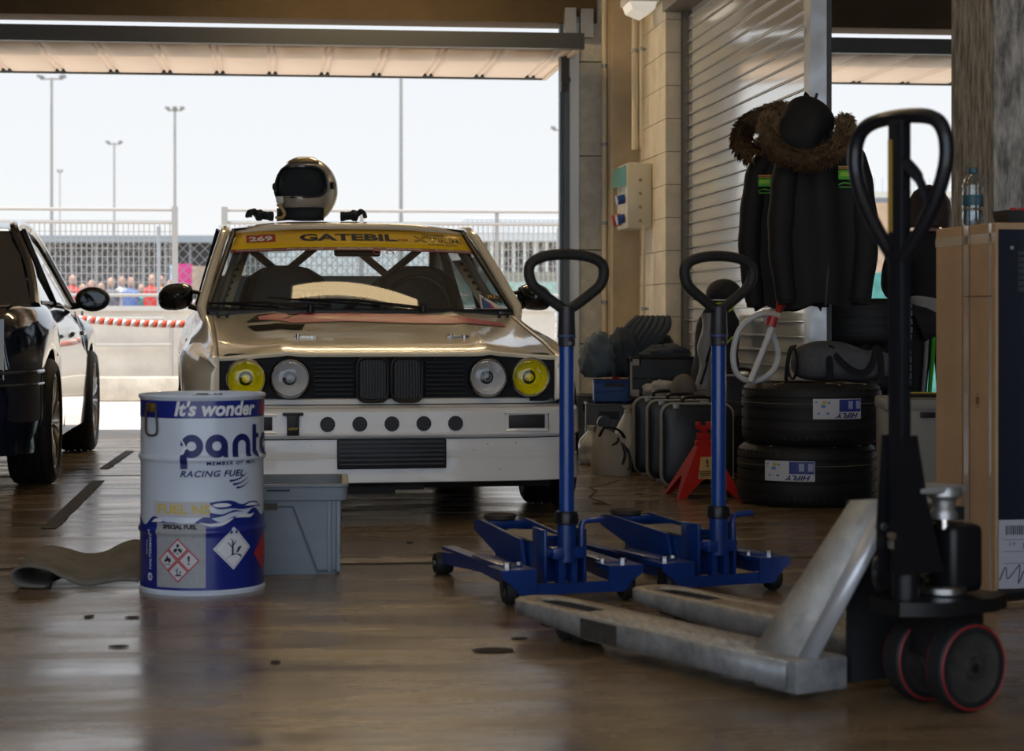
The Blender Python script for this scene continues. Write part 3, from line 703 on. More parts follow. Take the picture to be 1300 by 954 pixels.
ws_text('269', .062, -.455, .855, WHITE, .002, 1.25, .0085)
ws_text('NR', .02, -.475, .905, mat('gold_print', (.6, .4, .1), .5), 0, 1.2, .0085)
m = MB(); m.grid([[onws(.42, .855, .006)(Vector((a*.15, b, 0))) for a in (-1, -.3, .3, 1)] for b in (-.012, .012)]); 
put_text(text('XTRM', .074, bold=.0035, sx=1.1, space=1.18), NAVY, wsg, f=onws(.44, .855, .007)); put_text(text('XTRM', .074, bold=-.0005, sx=1.1, space=1.18), YEL, wsg, f=onws(.44, .855, .0085))
ws_text('GATEBIL', .024, .42, .915, NAVY, .0005, 1.3); ws_text('RACING SERIES', .018, .46, .795, NAVY, .0005, 1.2)
for k in range(5): ws_text('BRIAN JAMES TRAILERS', .0185, -.49+k*.248, .721, WHITE, 0, .95, .0065)
ws_text('O O', .05, .145, .675, mat('maroon_print', (.35, .02, .02), .5), .0, 1.2, .005)
# stickers low on the screen
m = MB(); m.bm.faces.new([m.bm.verts.new(onws(x, t, .004)(Vector())) for x, t in ((.575, .02), (.70, .02), (.585, .20))]); m.build('sticker', mat('sticker_white', (.7, .7, .72), .4), wsg)
m = MB(); m.bm.faces.new([m.bm.verts.new(onws(x, t, .006)(Vector())) for x, t in ((.585, .03), (.63, .03), (.62, .10), (.59, .16))]); m.build('sticker', mat('sticker_blue', (.02, .08, .35), .4), wsg)
m = MB(); m.bm.faces.new([m.bm.verts.new(onws(x, t, .006)(Vector())) for x, t in ((.63, .03), (.648, .03), (.628, .095), (.62, .10))]); m.build('sticker', mat('sticker_red', (.5, .03, .05), .4), wsg)
m = MB(); m.bm.faces.new([m.bm.verts.new(onws(x, t, .004)(Vector())) for x, t in ((.60, .15), (.695, .09), (.69, .17), (.615, .235))]); m.build('sticker', BLACKP, wsg)
ws_text('RL', .042, .65, .165, mat('gold_print', (.6, .4, .1), .5), .001, 1.2, .006)
# roof, pillars, rear
def roof(s, y):
    a = abs(s); hw = interp([(1.93, .61), (2.3, .635), (3.1, .60)], y); z = interp([(1.90, 1.315), (2.05, 1.335), (2.4, 1.352), (2.8, 1.35), (3.15, 1.325)], y)
    return Vector((s*hw, y-(.085*(1-s*s) if y < 1.95 else .085*(1-s*s)*max(0, 1-(y-1.93)/.4)), z-.05*a**4))
m = MB(); m.grid([[roof(i/10, y) for i in range(-10, 11)] for y in (1.93, 1.96, 2.05, 2.2, 2.4, 2.7, 3.0, 3.12)])
m.grid([[roof(i/10, 1.93)+Vector((0, d, e)) for i in range(-10, 11)] for d, e in ((0, 0), (-.012, -.008), (-.01, -.025))])
part(m, 'roof', PAINT, solid=.01, ang=50)
for s in (-1, 1):
    m = MB(); m.tube([(s*.745, 1.16, .84), (s*.757, 1.25, .892), (s*.705, 1.55, 1.07), (s*.645, 1.85, 1.245), (s*.628, 1.97, 1.29), (s*.636, 2.3, 1.31), (s*.62, 3.1, 1.29), (s*.70, 3.6, 1.0), (s*.73, 3.75, .92)], [.016, .024, .023, .023, .024, .024, .03, .04, .04], 10); part(m, 'roof_pillar', PAINT)
    m = MB(); m.tube([(s*.752, 1.32, .90), (s*.69, 1.62, 1.08), (s*.622, 1.95, 1.275), (s*.625, 2.3, 1.295)], .012, 6); part(m, 'window_trim', BLK)
    m = MB(); m.grid([[Vector((s*.74, 1.35, .885)), Vector((s*.63, 1.97, 1.28))], [Vector((s*.765, 2.35, .90)), Vector((s*.635, 2.35, 1.30))], [Vector((s*.765, 3.2, .90)), Vector((s*.62, 3.05, 1.28))]]); part(m, 'side_window', clear_glass('tinted_side_glass', (.35, .38, .40), .02))
    m = MB(); m.b2((s*.75-.01, 2.33, .88), (s*.75+.01, 2.43, .92)); m.tube([(s*.755, 2.38, .89), (s*.64, 2.38, 1.31)], .03, 6); part(m, 'door_pillar', BLK)
    m = MB(); m.grid([[Vector((s*.615, 3.05, 1.28)), Vector((s*.68, 3.2, .90))], [Vector((s*.60, 3.15, 1.29)), Vector((s*.72, 3.75, .92))]]); part(m, 'rear_quarter', PAINT, solid=.01)
m = MB(); m.grid([[Vector((s_*lerp(.59, .66, t), lerp(3.12, 3.66, t), lerp(1.31, .95, t))) for s_ in (-1, 0, 1)] for t in (0, 1)]); part(m, 'rear_window', clear_glass('rear_glass', (.8, .84, .86), .01))
m = MB(); m.grid([[Vector((x, y, z)) for x in (-.70, 0, .70)] for y, z in ((3.66, .94), (3.9, .94), (4.2, .90), (4.25, .5), (4.2, .25))]); part(m, 'boot', PAINT)
# door mirrors
for s in (-1, 1):
    p = Vector((s*.875, 1.42, .948))
    m = MB(); rows = []
    for i in range(12):
        t = i/11; r = math.sqrt(max(0, 1-(1-t*1.0)**2.2))
        rows.append([p+Vector((.085*r*math.copysign(abs(math.cos(a))**.75, math.cos(a)), -.085+.13*t, .067*r*math.copysign(abs(math.sin(a))**.8, math.sin(a))-.01*math.cos(a)*s)) for a in [2*PI*j/24 for j in range(24)]])
    m.grid(rows, cv=True); m.bm.faces.new([v for v in m.bm.verts if (v.co-p).y > .044][:24]) if False else None
    mr = part(m, 'door_mirror', CARB)
    m = MB(); m.ell(p+Vector((0, .045, 0)), (.08, .006, .062), 20, 8); m.build('mirror_glass', CHROME, mr)
    m = MB(); m.tube([p+Vector((-s*.06, 0, .028)), p+Vector((-s*.15, .0, .01)), (s*.74, 1.42, .93)], .010, 8); m.tube([p+Vector((-s*.06, 0, -.045)), p+Vector((-s*.13, .0, -.065)), (s*.75, 1.42, .87)], .014, 8); m.build('mirror_arm', CARB, mr)
# wipers
for x0, x1, t1_ in ((-.25, -.66, .06), (.28, -.30, .10)):
    a = ws(x0/.73, .0, .02)+Vector((0, -.03, -.0)); b = ws(x1/.72, t1_, .02); mid = (a+b)/2+Vector((0, -.02, .014))
    m = MB(); m.tube([a, mid, b], [.010, .007, .005], 6); m.cyl(a+Vector((0, 0, -.02)), a+Vector((0, 0, .014)), .016); m.tube([lerp(a, b, .35)+Vector((0, .01, -.005)), b+(b-a)*.25+Vector((0, .01, -.002))], .006, 6); part(m, 'wiper', BLK)
# interior
INT = mat('interior_dark', (.022, .026, .032), .6)
m = MB(); m.b2((-.70, 1.40, .72), (.70, 1.75, .865), bevel=.02); m.ell((.33, 1.62, .87), (.16, .1, .05)); part(m, 'dashboard', INT)
m = MB(); m.b2((-.68, 3.42, .4), (.68, 3.45, 1.09), bevel=.01); part(m, 'rear_bulkhead', mat('blue_panel', (.22, .34, .48), .4))
m = MB(); m.b2((-.70, 1.3, .22), (.70, 3.45, .26)); m.b2((-.70, 1.28, .22), (.7, 1.34, .80)); part(m, 'cabin_floor', INT)
def seat(x, y, wd, lab):
    sec = [(.50, .20, .05), (.75, .24, .09), (.95, .235, .10), (1.05, .20, .09), (1.10, .12, .07), (1.115, .05, .04)]
    m = MB(); rows = []
    for z, hw, dp in sec:
        rows.append([Vector((x+hw*math.copysign(abs(math.cos(a))**.6, math.cos(a)), y+dp*math.sin(a)-(.08 if abs(math.cos(a)) > .75 else 0), z)) for a in [2*PI*j/20 for j in range(20)]])
    m.grid(rows, cv=True); m.bm.faces.new(m.bm.verts[:][-20:]); m.box((x, y-.22, .46), (.42, .5, .12), bevel=.03); return part(m, 'racing_seat', INT, label=lab)
se = seat(-.32, 2.10, 1, 'dark racing seat with lettering')
put_text(text('OMP', .075, bold=.001, sx=1.2), mat('grey_print', (.16, .17, .18), .6), se, M=Matrix.Translation((-.20, 1.975, .95)) @ XZ)
for z_ in (.905, .995): MB().b2((-.27, 1.972, z_), (-.13, 1.978, z_+.004)).build('seat_line', mat('grey_print', (.16, .17, .18), .6), se)
seat(.36, 2.12, 1, 'dark racing seat behind the steering wheel')
m = MB(); ring = [(.34+.165*math.cos(2*PI*k/28), 1.80+.05*math.sin(2*PI*k/28), .90+.155*math.sin(2*PI*k/28)) for k in range(28)]; m.tube(ring, .014, 8, closed=True)
m.tube([(.19, 1.80, .90), (.34, 1.76, .89), (.49, 1.80, .90)], .014, 6, flat=.4); m.tube([(.34, 1.76, .9), (.34, 1.75, .75)], .014, 6); m.cyl((.34, 1.76, .89), (.34, 1.5, .82), .03); part(m, 'steering_wheel', BLK)
CAGE = mat('cage_grey', (.07, .08, .09), .4)
def cage(pts, r=.022): part(MB().tube(pts, r, 10), 'roll_cage_bar', CAGE)
for s in (-1, 1):
    cage([(s*.50, 2.85, 1.25), (s*.04, 2.85, .87)]); cage([(s*.08, 2.87, 1.26), (s*.50, 2.87, .91)])
    cage([(s*.66, 1.45, .30), (s*.66, 1.45, .93), (s*.555, 1.93, 1.22), (s*.55, 2.35, 1.26)], .02)
    cage([(s*.64, 2.42, .28), (s*.64, 2.42, .9), (s*.54, 2.42, 1.24)], .024)
    cage([(s*.5, 2.45, 1.22), (s*.6, 3.3, .9)])
    m = MB(); P0 = Vector((s*.700, 1.46, .905)); P1 = Vector((s*.600, 1.86, 1.145)); wv = Vector((-s*.085, .0, -.01)); m.grid([[P0, P0+wv], [P1, P1+wv*.9]]); g = part(m, 'gusset_plate', mat('gusset_beige', (.40, .36, .28), .5), solid=.003)
    for k in range(7):
        c = lerp(P0, P1, .09+k*.137)+wv*.48; nrm = (P1-P0).cross(wv).normalized(); nrm = nrm if nrm.y < 0 else -nrm
        MB().cyl(c, c+nrm*.003, .016, n=14).build('lightening_hole', BLACKP, g)
cage([(-.54, 2.42, 1.24), (.54, 2.42, 1.24)], .024); cage([(-.58, 1.93, 1.235), (.58, 1.93, 1.235)], .012)
m = MB(); m.box((.03, 1.80, 1.185), (.235, .03, .06), rot=(.2, 0, 0), bevel=.012); m.cyl((.03, 1.8, 1.20), (.03, 1.84, 1.25), .01); part(m, 'interior_mirror', BLK)
# wheels
RIM = mat('rim_silver', (.4, .4, .4), .35, .9)
def tyre_rings(wd, ro, ri, n=48, M=None, grooves=3):
    hw = wd/2; p = [(ri, -hw*.85), (ri+.02, -hw*.98), ((ro+ri)/2, -hw*1.0), (ro-.03, -hw*.99), (ro-.008, -hw*.86), (ro, -hw*.72)]
    for g in range(grooves):
        c = -hw*.72+(g+.5)/grooves*hw*1.44; gw = .005; p += [(ro+.002, c-gw-.001), (ro-.007, c-gw), (ro-.007, c+gw), (ro+.002, c+gw+.001)]
    p += [(ro, hw*.72), (ro-.008, hw*.86), (ro-.03, hw*.99), ((ro+ri)/2, hw*1.0), (ri+.02, hw*.98), (ri, hw*.85)]
    return MB().lathe(p, n, M=M)
def car_wheel(root, x, y, s, ro=.31, ri=.21, wd=.235, steer=0, spokes=10, rimm=RIM, tyrem=None):
    M = Matrix.Translation((x, y, ro)) @ Matrix.Rotation(steer, 4, 'Z') @ Matrix.Rotation(R(90)*s, 4, 'Y')
    t_ = tyre_rings(wd, ro, ri, M=M, grooves=4).build('wheel', tyrem or RUB, root)
    m = MB(); m.lathe([(ri+.004, wd*.44), (ri-.012, wd*.45), (ri-.02, wd*.3), (ri-.025, -wd*.35), (ri, -wd*.42)], 40, M=M); m.build('rim', rimm, t_)
    m = MB()
    for k in range(spokes):
        a = 2*PI*k/spokes
        for d in (-.13, .13):
            q0 = M @ Vector((.03*math.cos(a), .03*math.sin(a), wd*.30)); q1 = M @ Vector(((ri-.012)*math.cos(a+d), (ri-.012)*math.sin(a+d), wd*.40)); m.tube([q0, lerp(q0, q1, .5)+(M.to_3x3() @ Vector((0, 0, .012))), q1], [.014, .011, .012], 6)
    m.build('spokes', rimm, t_)
    m = MB(); m.lathe([(0, wd*.36), (.04, wd*.35), (.045, wd*.3), (.045, wd*.1)], 20, M=M); m.build('hub', rimm, t_)
    MB().cyl(M @ Vector((0, 0, -.03)), M @ Vector((0, 0, .0)), ri*.75, n=24).build('brake_disc', mat('disc', (.2, .19, .18), .4, .8), t_)
for s in (-1, 1):
    car_wheel(car, .80 if s > 0 else -.735, AX, s, steer=R(-5)); car_wheel(car, s*.74, AR, s)

# helmet and gloves on the roof
hp = Vector((-.0, 2.35, 1.352))
hel = thing('racing_helmet', 'silver full-face racing helmet with open visor, standing on the car roof', 'helmet', car.matrix_world @ hp if False else (CX+(-.20)*math.cos(R(9.6))-2.35*math.sin(R(9.6)), CY+2.35*math.cos(R(9.6))+(-.20)*math.sin(R(9.6)), 1.356), R(-16))
hel.scale = (1.15, 1.12, 1.1)
SIL = mat('helmet_silver', (.34, .34, .33), .25, .4, coat=.6); HBL = mat('helmet_lining', (.008, .014, .02), .7)
def hel_r(th, ph):       # th azimuth (0 = front, -y), ph elevation
    x = math.sin(th)*math.cos(ph)*.138; y = -math.cos(th)*math.cos(ph)*.168; z = math.sin(ph)*(.152 if ph > 0 else .165)
    if ph < -.2: y *= 1+.12*math.cos(th)*min(1, -ph)
    return Vector((x, y+.02, z+.155))
rows = []
n = 64; fl = []
m = MB(); vs = {}
phs = [R(p) for p in range(-62, 90, 4)]
for j, ph in enumerate(phs):
    for i in range(n): vs[i, j] = m.bm.verts.new(hel_r(2*PI*i/n, ph))
for j in range(len(phs)-1):
    for i in range(n):
        th = (2*PI*(i+.5)/n+PI) % (2*PI)-PI; ph = (phs[j]+phs[j+1])/2
        eye = (abs(th)/R(66))**4+((ph-R(14))/R(30))**4 < 1
        low = ph < R(-30) and False
        if eye: continue
        m.bm.faces.new([vs[i, j], vs[(i+1) % n, j], vs[(i+1) % n, j+1], vs[i, j+1]])
m.bm.faces.new([vs[i, len(phs)-1] for i in range(n)])
m.build('shell', SIL, hel, solid=.008, ang=60)
m = MB(); m.ell((0, .02, .16), (.126, .152, .140), 28, 16); m.move(lambda c: (c.x, max(c.y, -.09), c.z)); m.build('lining', HBL, hel)
bd = [hel_r(R(66)*math.copysign(abs(math.cos(a))**.5, math.cos(a)), R(14)+R(30)*math.copysign(abs(math.sin(a))**.5, math.sin(a)))*1.0 for a in [2*PI*k/48 for k in range(48)]]
m = MB(); m.tube([Vector((p.x*1.01, (p.y-.02)*1.01+.02, p.z)) for p in bd], .006, 6, closed=True); m.build('eyeport_seal', HBL, hel)
m = MB(); m.grid([[hel_r(R(70)*i/10, R(50)+R(20)*j/3)*1.0+Vector((0, -.008*(1-abs(i)/14), .010)) for i in range(-10, 11)] for j in range(4)]); m.build('raised_visor', mat('visor_tint', (.30, .24, .13), .15, .4, coat=.6), hel, solid=.003)
for s in (-1, 1): MB().cyl((s*.132, -.01, .17), (s*.150, -.01, .17), .018, n=16).build('pivot', BLKM, hel)
m = MB(); m.box((-.062, -.150, .098), (.036, .012, .034), bevel=.008); m.build('radio_socket', mat('socket_white', (.55, .55, .55), .4), hel)
m = MB(); m.grid([[Vector((math.sin(t_)*.131, -math.cos(t_)*.150+.02, z)) for t_ in [R(a) for a in range(-60, 61, 10)]] for z in (.0, .03, .062)]); m.build('neck_skirt', HBL, hel, solid=.006)
m = MB(); m.tube(cmr([(-.075, -.145, .075), (-.05, -.155, .055), (-.04, -.15, .03), (-.055, -.15, .012), (-.085, -.14, .014)], 5), .008, 6); m.build('chin_strap', mat('strap_gold', (.45, .33, .14), .7), hel)
def lumpy(name, mt, label, cat, loc, r, amp=.25, fs=9, rz=0, seed=0, seg=28, flatb=True, sub=0, parent=None, group=None):
    m = MB(); m.ell((0, 0, 0), (1, 1, 1), seg, seg//2)
    def f(c):
        q = Vector(c); d = noise.noise(q*fs*.12+Vector((seed, seed*2, 0)))*amp+abs(noise.noise(q*fs*.35+Vector((seed*3, 0, seed))))*amp*.7
        q = q*(1+d); z = q.z*r[2]
        if flatb: z = max(z, -r[2]*.62)
        return (q.x*r[0], q.y*r[1], z+(r[2]*.62 if flatb else 0))
    m.move(f); o = m.build(name, mt, parent, ang=60)
    if parent is None: o.location = loc; o.rotation_euler.z = rz; tag(o, label, cat, group)
    return o
GL = mat('glove_dark', (.012, .02, .026), .75, bump=.3, bscale=80)
def car_pt(x, y, z): return (CX+x*math.cos(R(9.6))-y*math.sin(R(9.6)), CY+y*math.cos(R(9.6))+x*math.sin(R(9.6)), z)
def glove(loc, rz, label, flip=1):
    g = thing('racing_glove', label, 'glove', loc, rz); g.scale = (.62, .8, 1.0)
    m = MB(); m.tube(cmr([(-.10, 0, .028), (-.06, 0, .030), (0, 0, .034), (.035, 0, .03), (.05, 0, .024)], 4), [.034]*4+[.030]*4+[.04]*4+[.036]*4+[.028], 12, flat=.75); m.build('palm', GL, g)
    for k, a in enumerate((-.5, -.2, .1, .4)):
        c0 = Vector((.035, .045*(k-1.5)/1.5, .032)); m = MB(); m.tube(cmr([c0, c0+Vector((.035, a*.02, .022)), c0+Vector((.065, a*.04, .014)), c0+Vector((.075, a*.05, -.01))], 4), .0125, 8); m.build('finger', GL, g)
    m = MB(); m.tube(cmr([(-.01, -flip*.03, .03), (.02, -flip*.06, .035), (.05, -flip*.065, .03)], 4), .013, 8); m.build('thumb', GL, g)
    return g
glove(car_pt(.045, 2.26, 1.352), R(0), 'dark racing glove lying right of the helmet on the car roof')
glove(car_pt(-.43, 2.32, 1.353), R(200), 'dark racing glove at the left foot of the helmet on the roof', -1)
# ================= dark blue car at the left =================
DB = mat('dark_blue_paint', (.006, .010, .022), .12, coat=1.0)
dc = thing('parked_coupe', 'glossy dark blue car parked at the left edge, seen from behind', 'car', (-3.10, 9.35, 0), R(7.3))
def dpart(m, name, mt, parent=None, **k): return m.build(name, mt, parent or dc, **k)
# local: y forward (away), rear wheel y=.72, front wheel y=3.22, half width .87
RA, FA, TR = .70, 3.20, .318
dW = [(0, .70), (.05, .76), (.2, .82), (.45, .85), (.7, .865), (1.1, .85), (2.0, .845), (2.9, .85), (3.2, .862), (3.5, .845), (3.8, .78), (3.95, .68)]
dZ = [(0, .86), (.3, .90), (1.0, .93), (2.4, .915), (2.7, .89), (3.2, .83), (3.7, .74), (3.95, .66)]
def dzb(y):
    z = .20
    for c in (RA, FA):
        d = abs(y-c)
        if d < .36: z = max(z, .32+math.sqrt(.36**2-d*d))
    return z
yy = sorted(set([0, .03, .08, .15, .25] + [round(c+.36*math.sin(R(a)), 4) for c in (RA, FA) for a in range(-90, 91, 15)] + [1.2, 1.5, 1.9, 2.3, 2.6, 2.75, 3.65, 3.8, 3.9, 3.95]))
for s in (-1, 1):
    rows = []
    for y in yy:
        wd = interp(dW, y); zt = interp(dZ, y); zb = min(dzb(y), zt-.08)
        rows.append([Vector((s*a, y, b)) for a, b in ((wd-.06, zb-.0), (wd-.012, zb+.01), (wd-.004, lerp(zb, zt, .2)), (wd, lerp(zb, zt, .42)), (wd+.002, lerp(zb, zt, .60)), (wd-.012, lerp(zb, zt, .68)), (wd-.028, lerp(zb, zt, .82)), (wd-.06, lerp(zb, zt, .95)), (wd-.11, zt), (wd-.2, zt+.012))])
    m = MB(); m.grid(rows); dpart(m, 'body_side', DB, solid=.004, ang=55)
    m = MB(); m.tube([(s*(interp(dW, y)-.085), y, interp(dZ, y)+.0) for y in (.9, 1.3, 1.8, 2.3, 2.6)], .009, 6); dpart(m, 'belt_trim', BLK)
    for y in (1.45, 2.62):
        m = MB(); m.tube([(s*(interp(dW, y)-.008), y, .25), (s*(interp(dW, y)-.001), y, .6), (s*(interp(dW, y)-.055), y, .88)], .0035, 5); dpart(m, 'door_gap', BLK)
    m = MB(); pts = [Vector((s*x, y, z)) for x, y, z in ((.775, .62, .90), (.71, .95, 1.10), (.60, 1.25, 1.30), (.565, 1.6, 1.36), (.575, 2.0, 1.355), (.61, 2.3, 1.28), (.68, 2.62, 1.10), (.755, 2.88, .915))]; m.tube(cmr(pts, 4), .030, 8); dpart(m, 'roof_rail', DB)
    m = MB(); m.tube([(s*.77, 1.62, .91), (s*.60, 1.58, 1.33)], .026, 6); dpart(m, 'door_pillar', DB)
    g = [[Vector((s*.765, .80, .905)), Vector((s*.66, 1.06, 1.17))], [Vector((s*.77, 1.2, .925)), Vector((s*.595, 1.28, 1.30))], [Vector((s*.772, 1.7, .92)), Vector((s*.578, 1.7, 1.345))], [Vector((s*.772, 2.2, .915)), Vector((s*.60, 2.2, 1.30))], [Vector((s*.765, 2.78, .905)), Vector((s*.725, 2.78, .99))]]
    m = MB(); m.grid(g); dpart(m, 'side_window', mat('dark_glass', (.01, .014, .018), .03, coat=1))
    # mirror
    p = Vector((s*.90, 2.62, .955)); m = MB(); m.ell(p, (.105, .055, .075), 20, 12); m.move(lambda c: (c.x, max(c.y, p.y-.03), c.z)); mr = dpart(m, 'door_mirror', BLK, ang=50)
    m = MB(); m.ell(p+Vector((0, -.031, 0)), (.085, .004, .058), 20, 8); m.build('mirror_glass', mat('mirror_dark', (.04, .045, .05), .05, .6), mr)
    m = MB(); m.tube([(s*.78, 2.64, .91), p+Vector((-s*.05, 0, -.03))], .022, 6); m.build('mirror_arm', BLK, mr)
m = MB(); m.grid([[Vector((x, y, z+.012*(1-(x/.57)**2))) for x in (-.57, -.3, 0, .3, .57)] for y, z in ((1.25, 1.32), (1.5, 1.365), (1.8, 1.375), (2.15, 1.34))]); dpart(m, 'roof', DB)
m = MB(); m.grid([[Vector((s_*.60, 1.25, 1.31)) for s_ in (-1, 0, 1)], [Vector((s_*.76, .60, .91)) for s_ in (-1, 0, 1)]]); dpart(m, 'rear_window', mat('dark_glass', (.01, .014, .018), .03, coat=1))
m = MB(); m.grid([[Vector((s_*.60, 2.15, 1.33)) for s_ in (-1, 0, 1)], [Vector((s_*.74, 2.88, .91)) for s_ in (-1, 0, 1)]]); dpart(m, 'windscreen', mat('dark_glass', (.01, .014, .018), .03, coat=1))
m = MB(); m.grid([[Vector((x, y, z)) for x in (-.66, 0, .66)] for y, z in ((2.85, .90), (3.3, .86), (3.8, .73), (3.95, .62), (3.97, .3))]); dpart(m, 'bonnet', DB); m = MB(); m.grid([[Vector((x, y, z)) for x in (-.70, 0, .70)] for y, z in ((.62, .92), (.1, .90), (-.02, .84), (-.02, .5))]); dpart(m, 'boot_lid', DB)
m = MB(); rows = []
bp = [(-.80, .25), (-.80, .12), (-.74, .0), (-.60, -.06), (0, -.09), (.60, -.06), (.74, .0), (.82, .14), (.845, .34)]
for x, y in bp: rows.append([Vector((x*(1 if z > .3 else .97), y-(0 if z != .47 else .02), z)) for z in (.60, .575, .56, .47, .36, .345, .25, .19)])
m.grid(rows); rb = dpart(m, 'rear_bumper', DB, ang=40)
m = MB(); m.tube(cmr([(x, y-.012, .585) for x, y in bp[3:]], 3), .010, 6); m.tube(cmr([(x*1.003, y-.016, .525) for x, y in bp[3:]], 3), .007, 6); m.build('bumper_trim', mat('dark_gloss_trim', (.05, .055, .06), .15, coat=.6), rb)
m = MB(); m.b2((-.75, .05, .2), (.75, 3.7, .42)); m.b2((-.68, .2, .4), (.68, 3.5, .88)); dpart(m, 'underbody', mat('underbody', (.015, .014, .013), .7))
m = MB(); m.prism(rrect(-.075, .075, -.075, .075, .025), -.002, .003, M=Matrix.Translation((.846, 1.02-.0, .72)) @ Matrix.Rotation(R(90), 4, 'Z') @ Matrix.Rotation(R(83), 4, 'X')); dpart(m, 'fuel_flap', DB)
m = MB(); m.b2((.845, 2.35, .74), (.872, 2.51, .765), bevel=.008); m.b2((.85, 1.72, .74), (.872, 1.86, .765), bevel=.008); dpart(m, 'door_handle', DB)
BRZ = mat('bronze_rim', (.34, .28, .20), .28, .95)
for s in (-1, 1):
    car_wheel(dc, s*.765, RA, s, ro=TR, ri=.24, wd=.225, spokes=9, rimm=BRZ); car_wheel(dc, s*.765, FA, s, ro=TR, ri=.24, wd=.225, spokes=9, rimm=RIM)
# ================= fuel drum =================
DX, DY, DR = (257-650)/F*6.28, 6.28, .194
drum = thing('fuel_drum', 'white and blue steel racing fuel drum with hazard labels', 'drum', (DX, DY, 0), math.atan2(-DX, DY)*1.0)
DRW = mat('drum_white', (.60, .67, .78), .3, coat=.3, var=.06, vscale=3); DRB = mat('drum_blue', (.010, .022, .21), .3, coat=.3)
DPROF = [(0, .012), (.180, .012), (.186, .0), (.196, .0), (.197, .010), (.192, .016), (.192, .178), (.194, .184), (.198, .190), (.198, .197), (.194, .203), (.192, .209), (.192, .402), (.194, .408), (.199, .414), (.199, .421), (.194, .427), (.192, .433), (.192, .596), (.197, .602), (.199, .609), (.196, .614), (.189, .612), (.187, .600), (.0, .598)]
def drad(z): return interp([(b, a) for a, b in DPROF[5:20]], z)
def on_drum(e):
    def f(c):
        a = c[0]/DR; r = drad(c[1])+e; return (r*math.sin(a), -r*math.cos(a), c[1])
    return f
m = MB(); m.lathe(DPROF, 72); m.build('barrel', DRW, drum, ang=30)
def dgrid(s0, s1, zlo, zhi, mt, name, e=.0012, n=40, k=14, lab=None):
    m = MB(); f = on_drum(e); rows = []
    for i in range(n+1):
        s_ = lerp(s0, s1, i/n); a = zlo(s_) if callable(zlo) else zlo; b = zhi(s_) if callable(zhi) else zhi
        rows.append([f((s_, lerp(a, b, j/k))) for j in range(k+1)])
    m.grid(rows, cu=False); o = m.build(name, mt, drum)
    if lab: o['label'] = lab
    return o
fullc = 2*PI*DR
dgrid(-fullc/2, fullc/2, .543, .596, DRB, 'blue_band', n=72, k=3)
wave = lambda s_: .226+.010*math.sin(s_*38+1.0)+.006*math.sin(s_*70+1)+.020*smooth(s_, .03, .12)
dgrid(-fullc/2, fullc/2, .016, wave, DRB, 'blue_base', n=160, k=90, e=.0016)
def dtext(s, size, x, z, mt, bold=0, sx=1, shear=0, align='LEFT', e=.0028, rot=0, space=1.0):
    me = text(s, size, bold=bold, sx=sx, align=align, shear=shear, space=space)
    cs, sn = math.cos(rot), math.sin(rot); ff = on_drum(e)
    return put_text(me, mt, drum, f=lambda c: ff((x+c.x*cs-c.y*sn, z+c.x*sn+c.y*cs)))
DW = mat('drum_print_white', (.72, .74, .78), .4)
dtext("It's wonder", .060, -.090, .570, DW, .0022, .98, .22)
dtext("ful", .060, .218, .570, mat('drum_red', (.45, .02, .03), .4), .0022, .98, .22)
def ring_poly(cx, cz, ro, ri, a0=0, a1=360, k=28):
    o_ = [(cx+ro*math.cos(R(a0+(a1-a0)*i/k)), cz+ro*math.sin(R(a0+(a1-a0)*i/k))) for i in range(k+1)]
    i_ = [(cx+ri*math.cos(R(a0+(a1-a0)*i/k)), cz+ri*math.sin(R(a0+(a1-a0)*i/k))) for i in range(k+1)]
    return [[o_[i], o_[i+1], i_[i+1], i_[i]] for i in range(k)]
def bar(x0, x1, z0, z1, k=6): return [[(x0, lerp(z0, z1, i/k)), (x1, lerp(z0, z1, i/k)), (x1, lerp(z0, z1, (i+1)/k)), (x0, lerp(z0, z1, (i+1)/k))] for i in range(k)]
def dshape(polys, mt, name='print', e=.0028):
    m = MB(); f = on_drum(e)
    for p in polys: m.bm.faces.new([m.bm.verts.new(f(q)) for q in p])
    return m.build(name, mt, drum, flat=True)
zc, ro, ri = .458, .0355, .0145
PB = mat('print_navy', (.006, .014, .12), .4)
dshape(ring_poly(-.033, zc, ro, ri, -150, 178)+bar(-.068, -.046, .388, .432), PB)
dshape([[(-.066, zc+.022), (-.02, zc+.003), (-.018, zc-.002), (-.058, zc+.001)], [(-.070, zc-.028), (-.058, zc-.003), (-.02, zc-.005), (-.02, zc-.008)]], mat('drum_print_white', (.62, .64, .68), .4), e=.0032)
dshape(ring_poly(.044, zc, ro, ri)+bar(.064, .0795, zc-.0355, zc), PB)
dshape(ring_poly(.130, zc, ro, ri+.001, 0, 180)+bar(.130-ro, .130-ri-.001, zc-.0355, zc)+bar(.130+ri+.001, .130+ro, zc-.0355, zc), PB)
dshape(bar(.176, .197, zc-.02, zc+.062)+bar(.176, .212, zc+.020, zc+.034)+ring_poly(.205, zc-.012, .029, .010, 180, 270, 10), PB)
dshape(ring_poly(.258, zc, ro, ri)+bar(.275, .293, zc-.0355, zc), PB)
dtext('MEMBER OF MOL', .0155, .012, .404, PB, .0004, 1.25, 0, space=1.25)
dtext('RACING FUEL', .027, -.070, .372, PB, .0007, 1.12, .28, space=1.12)
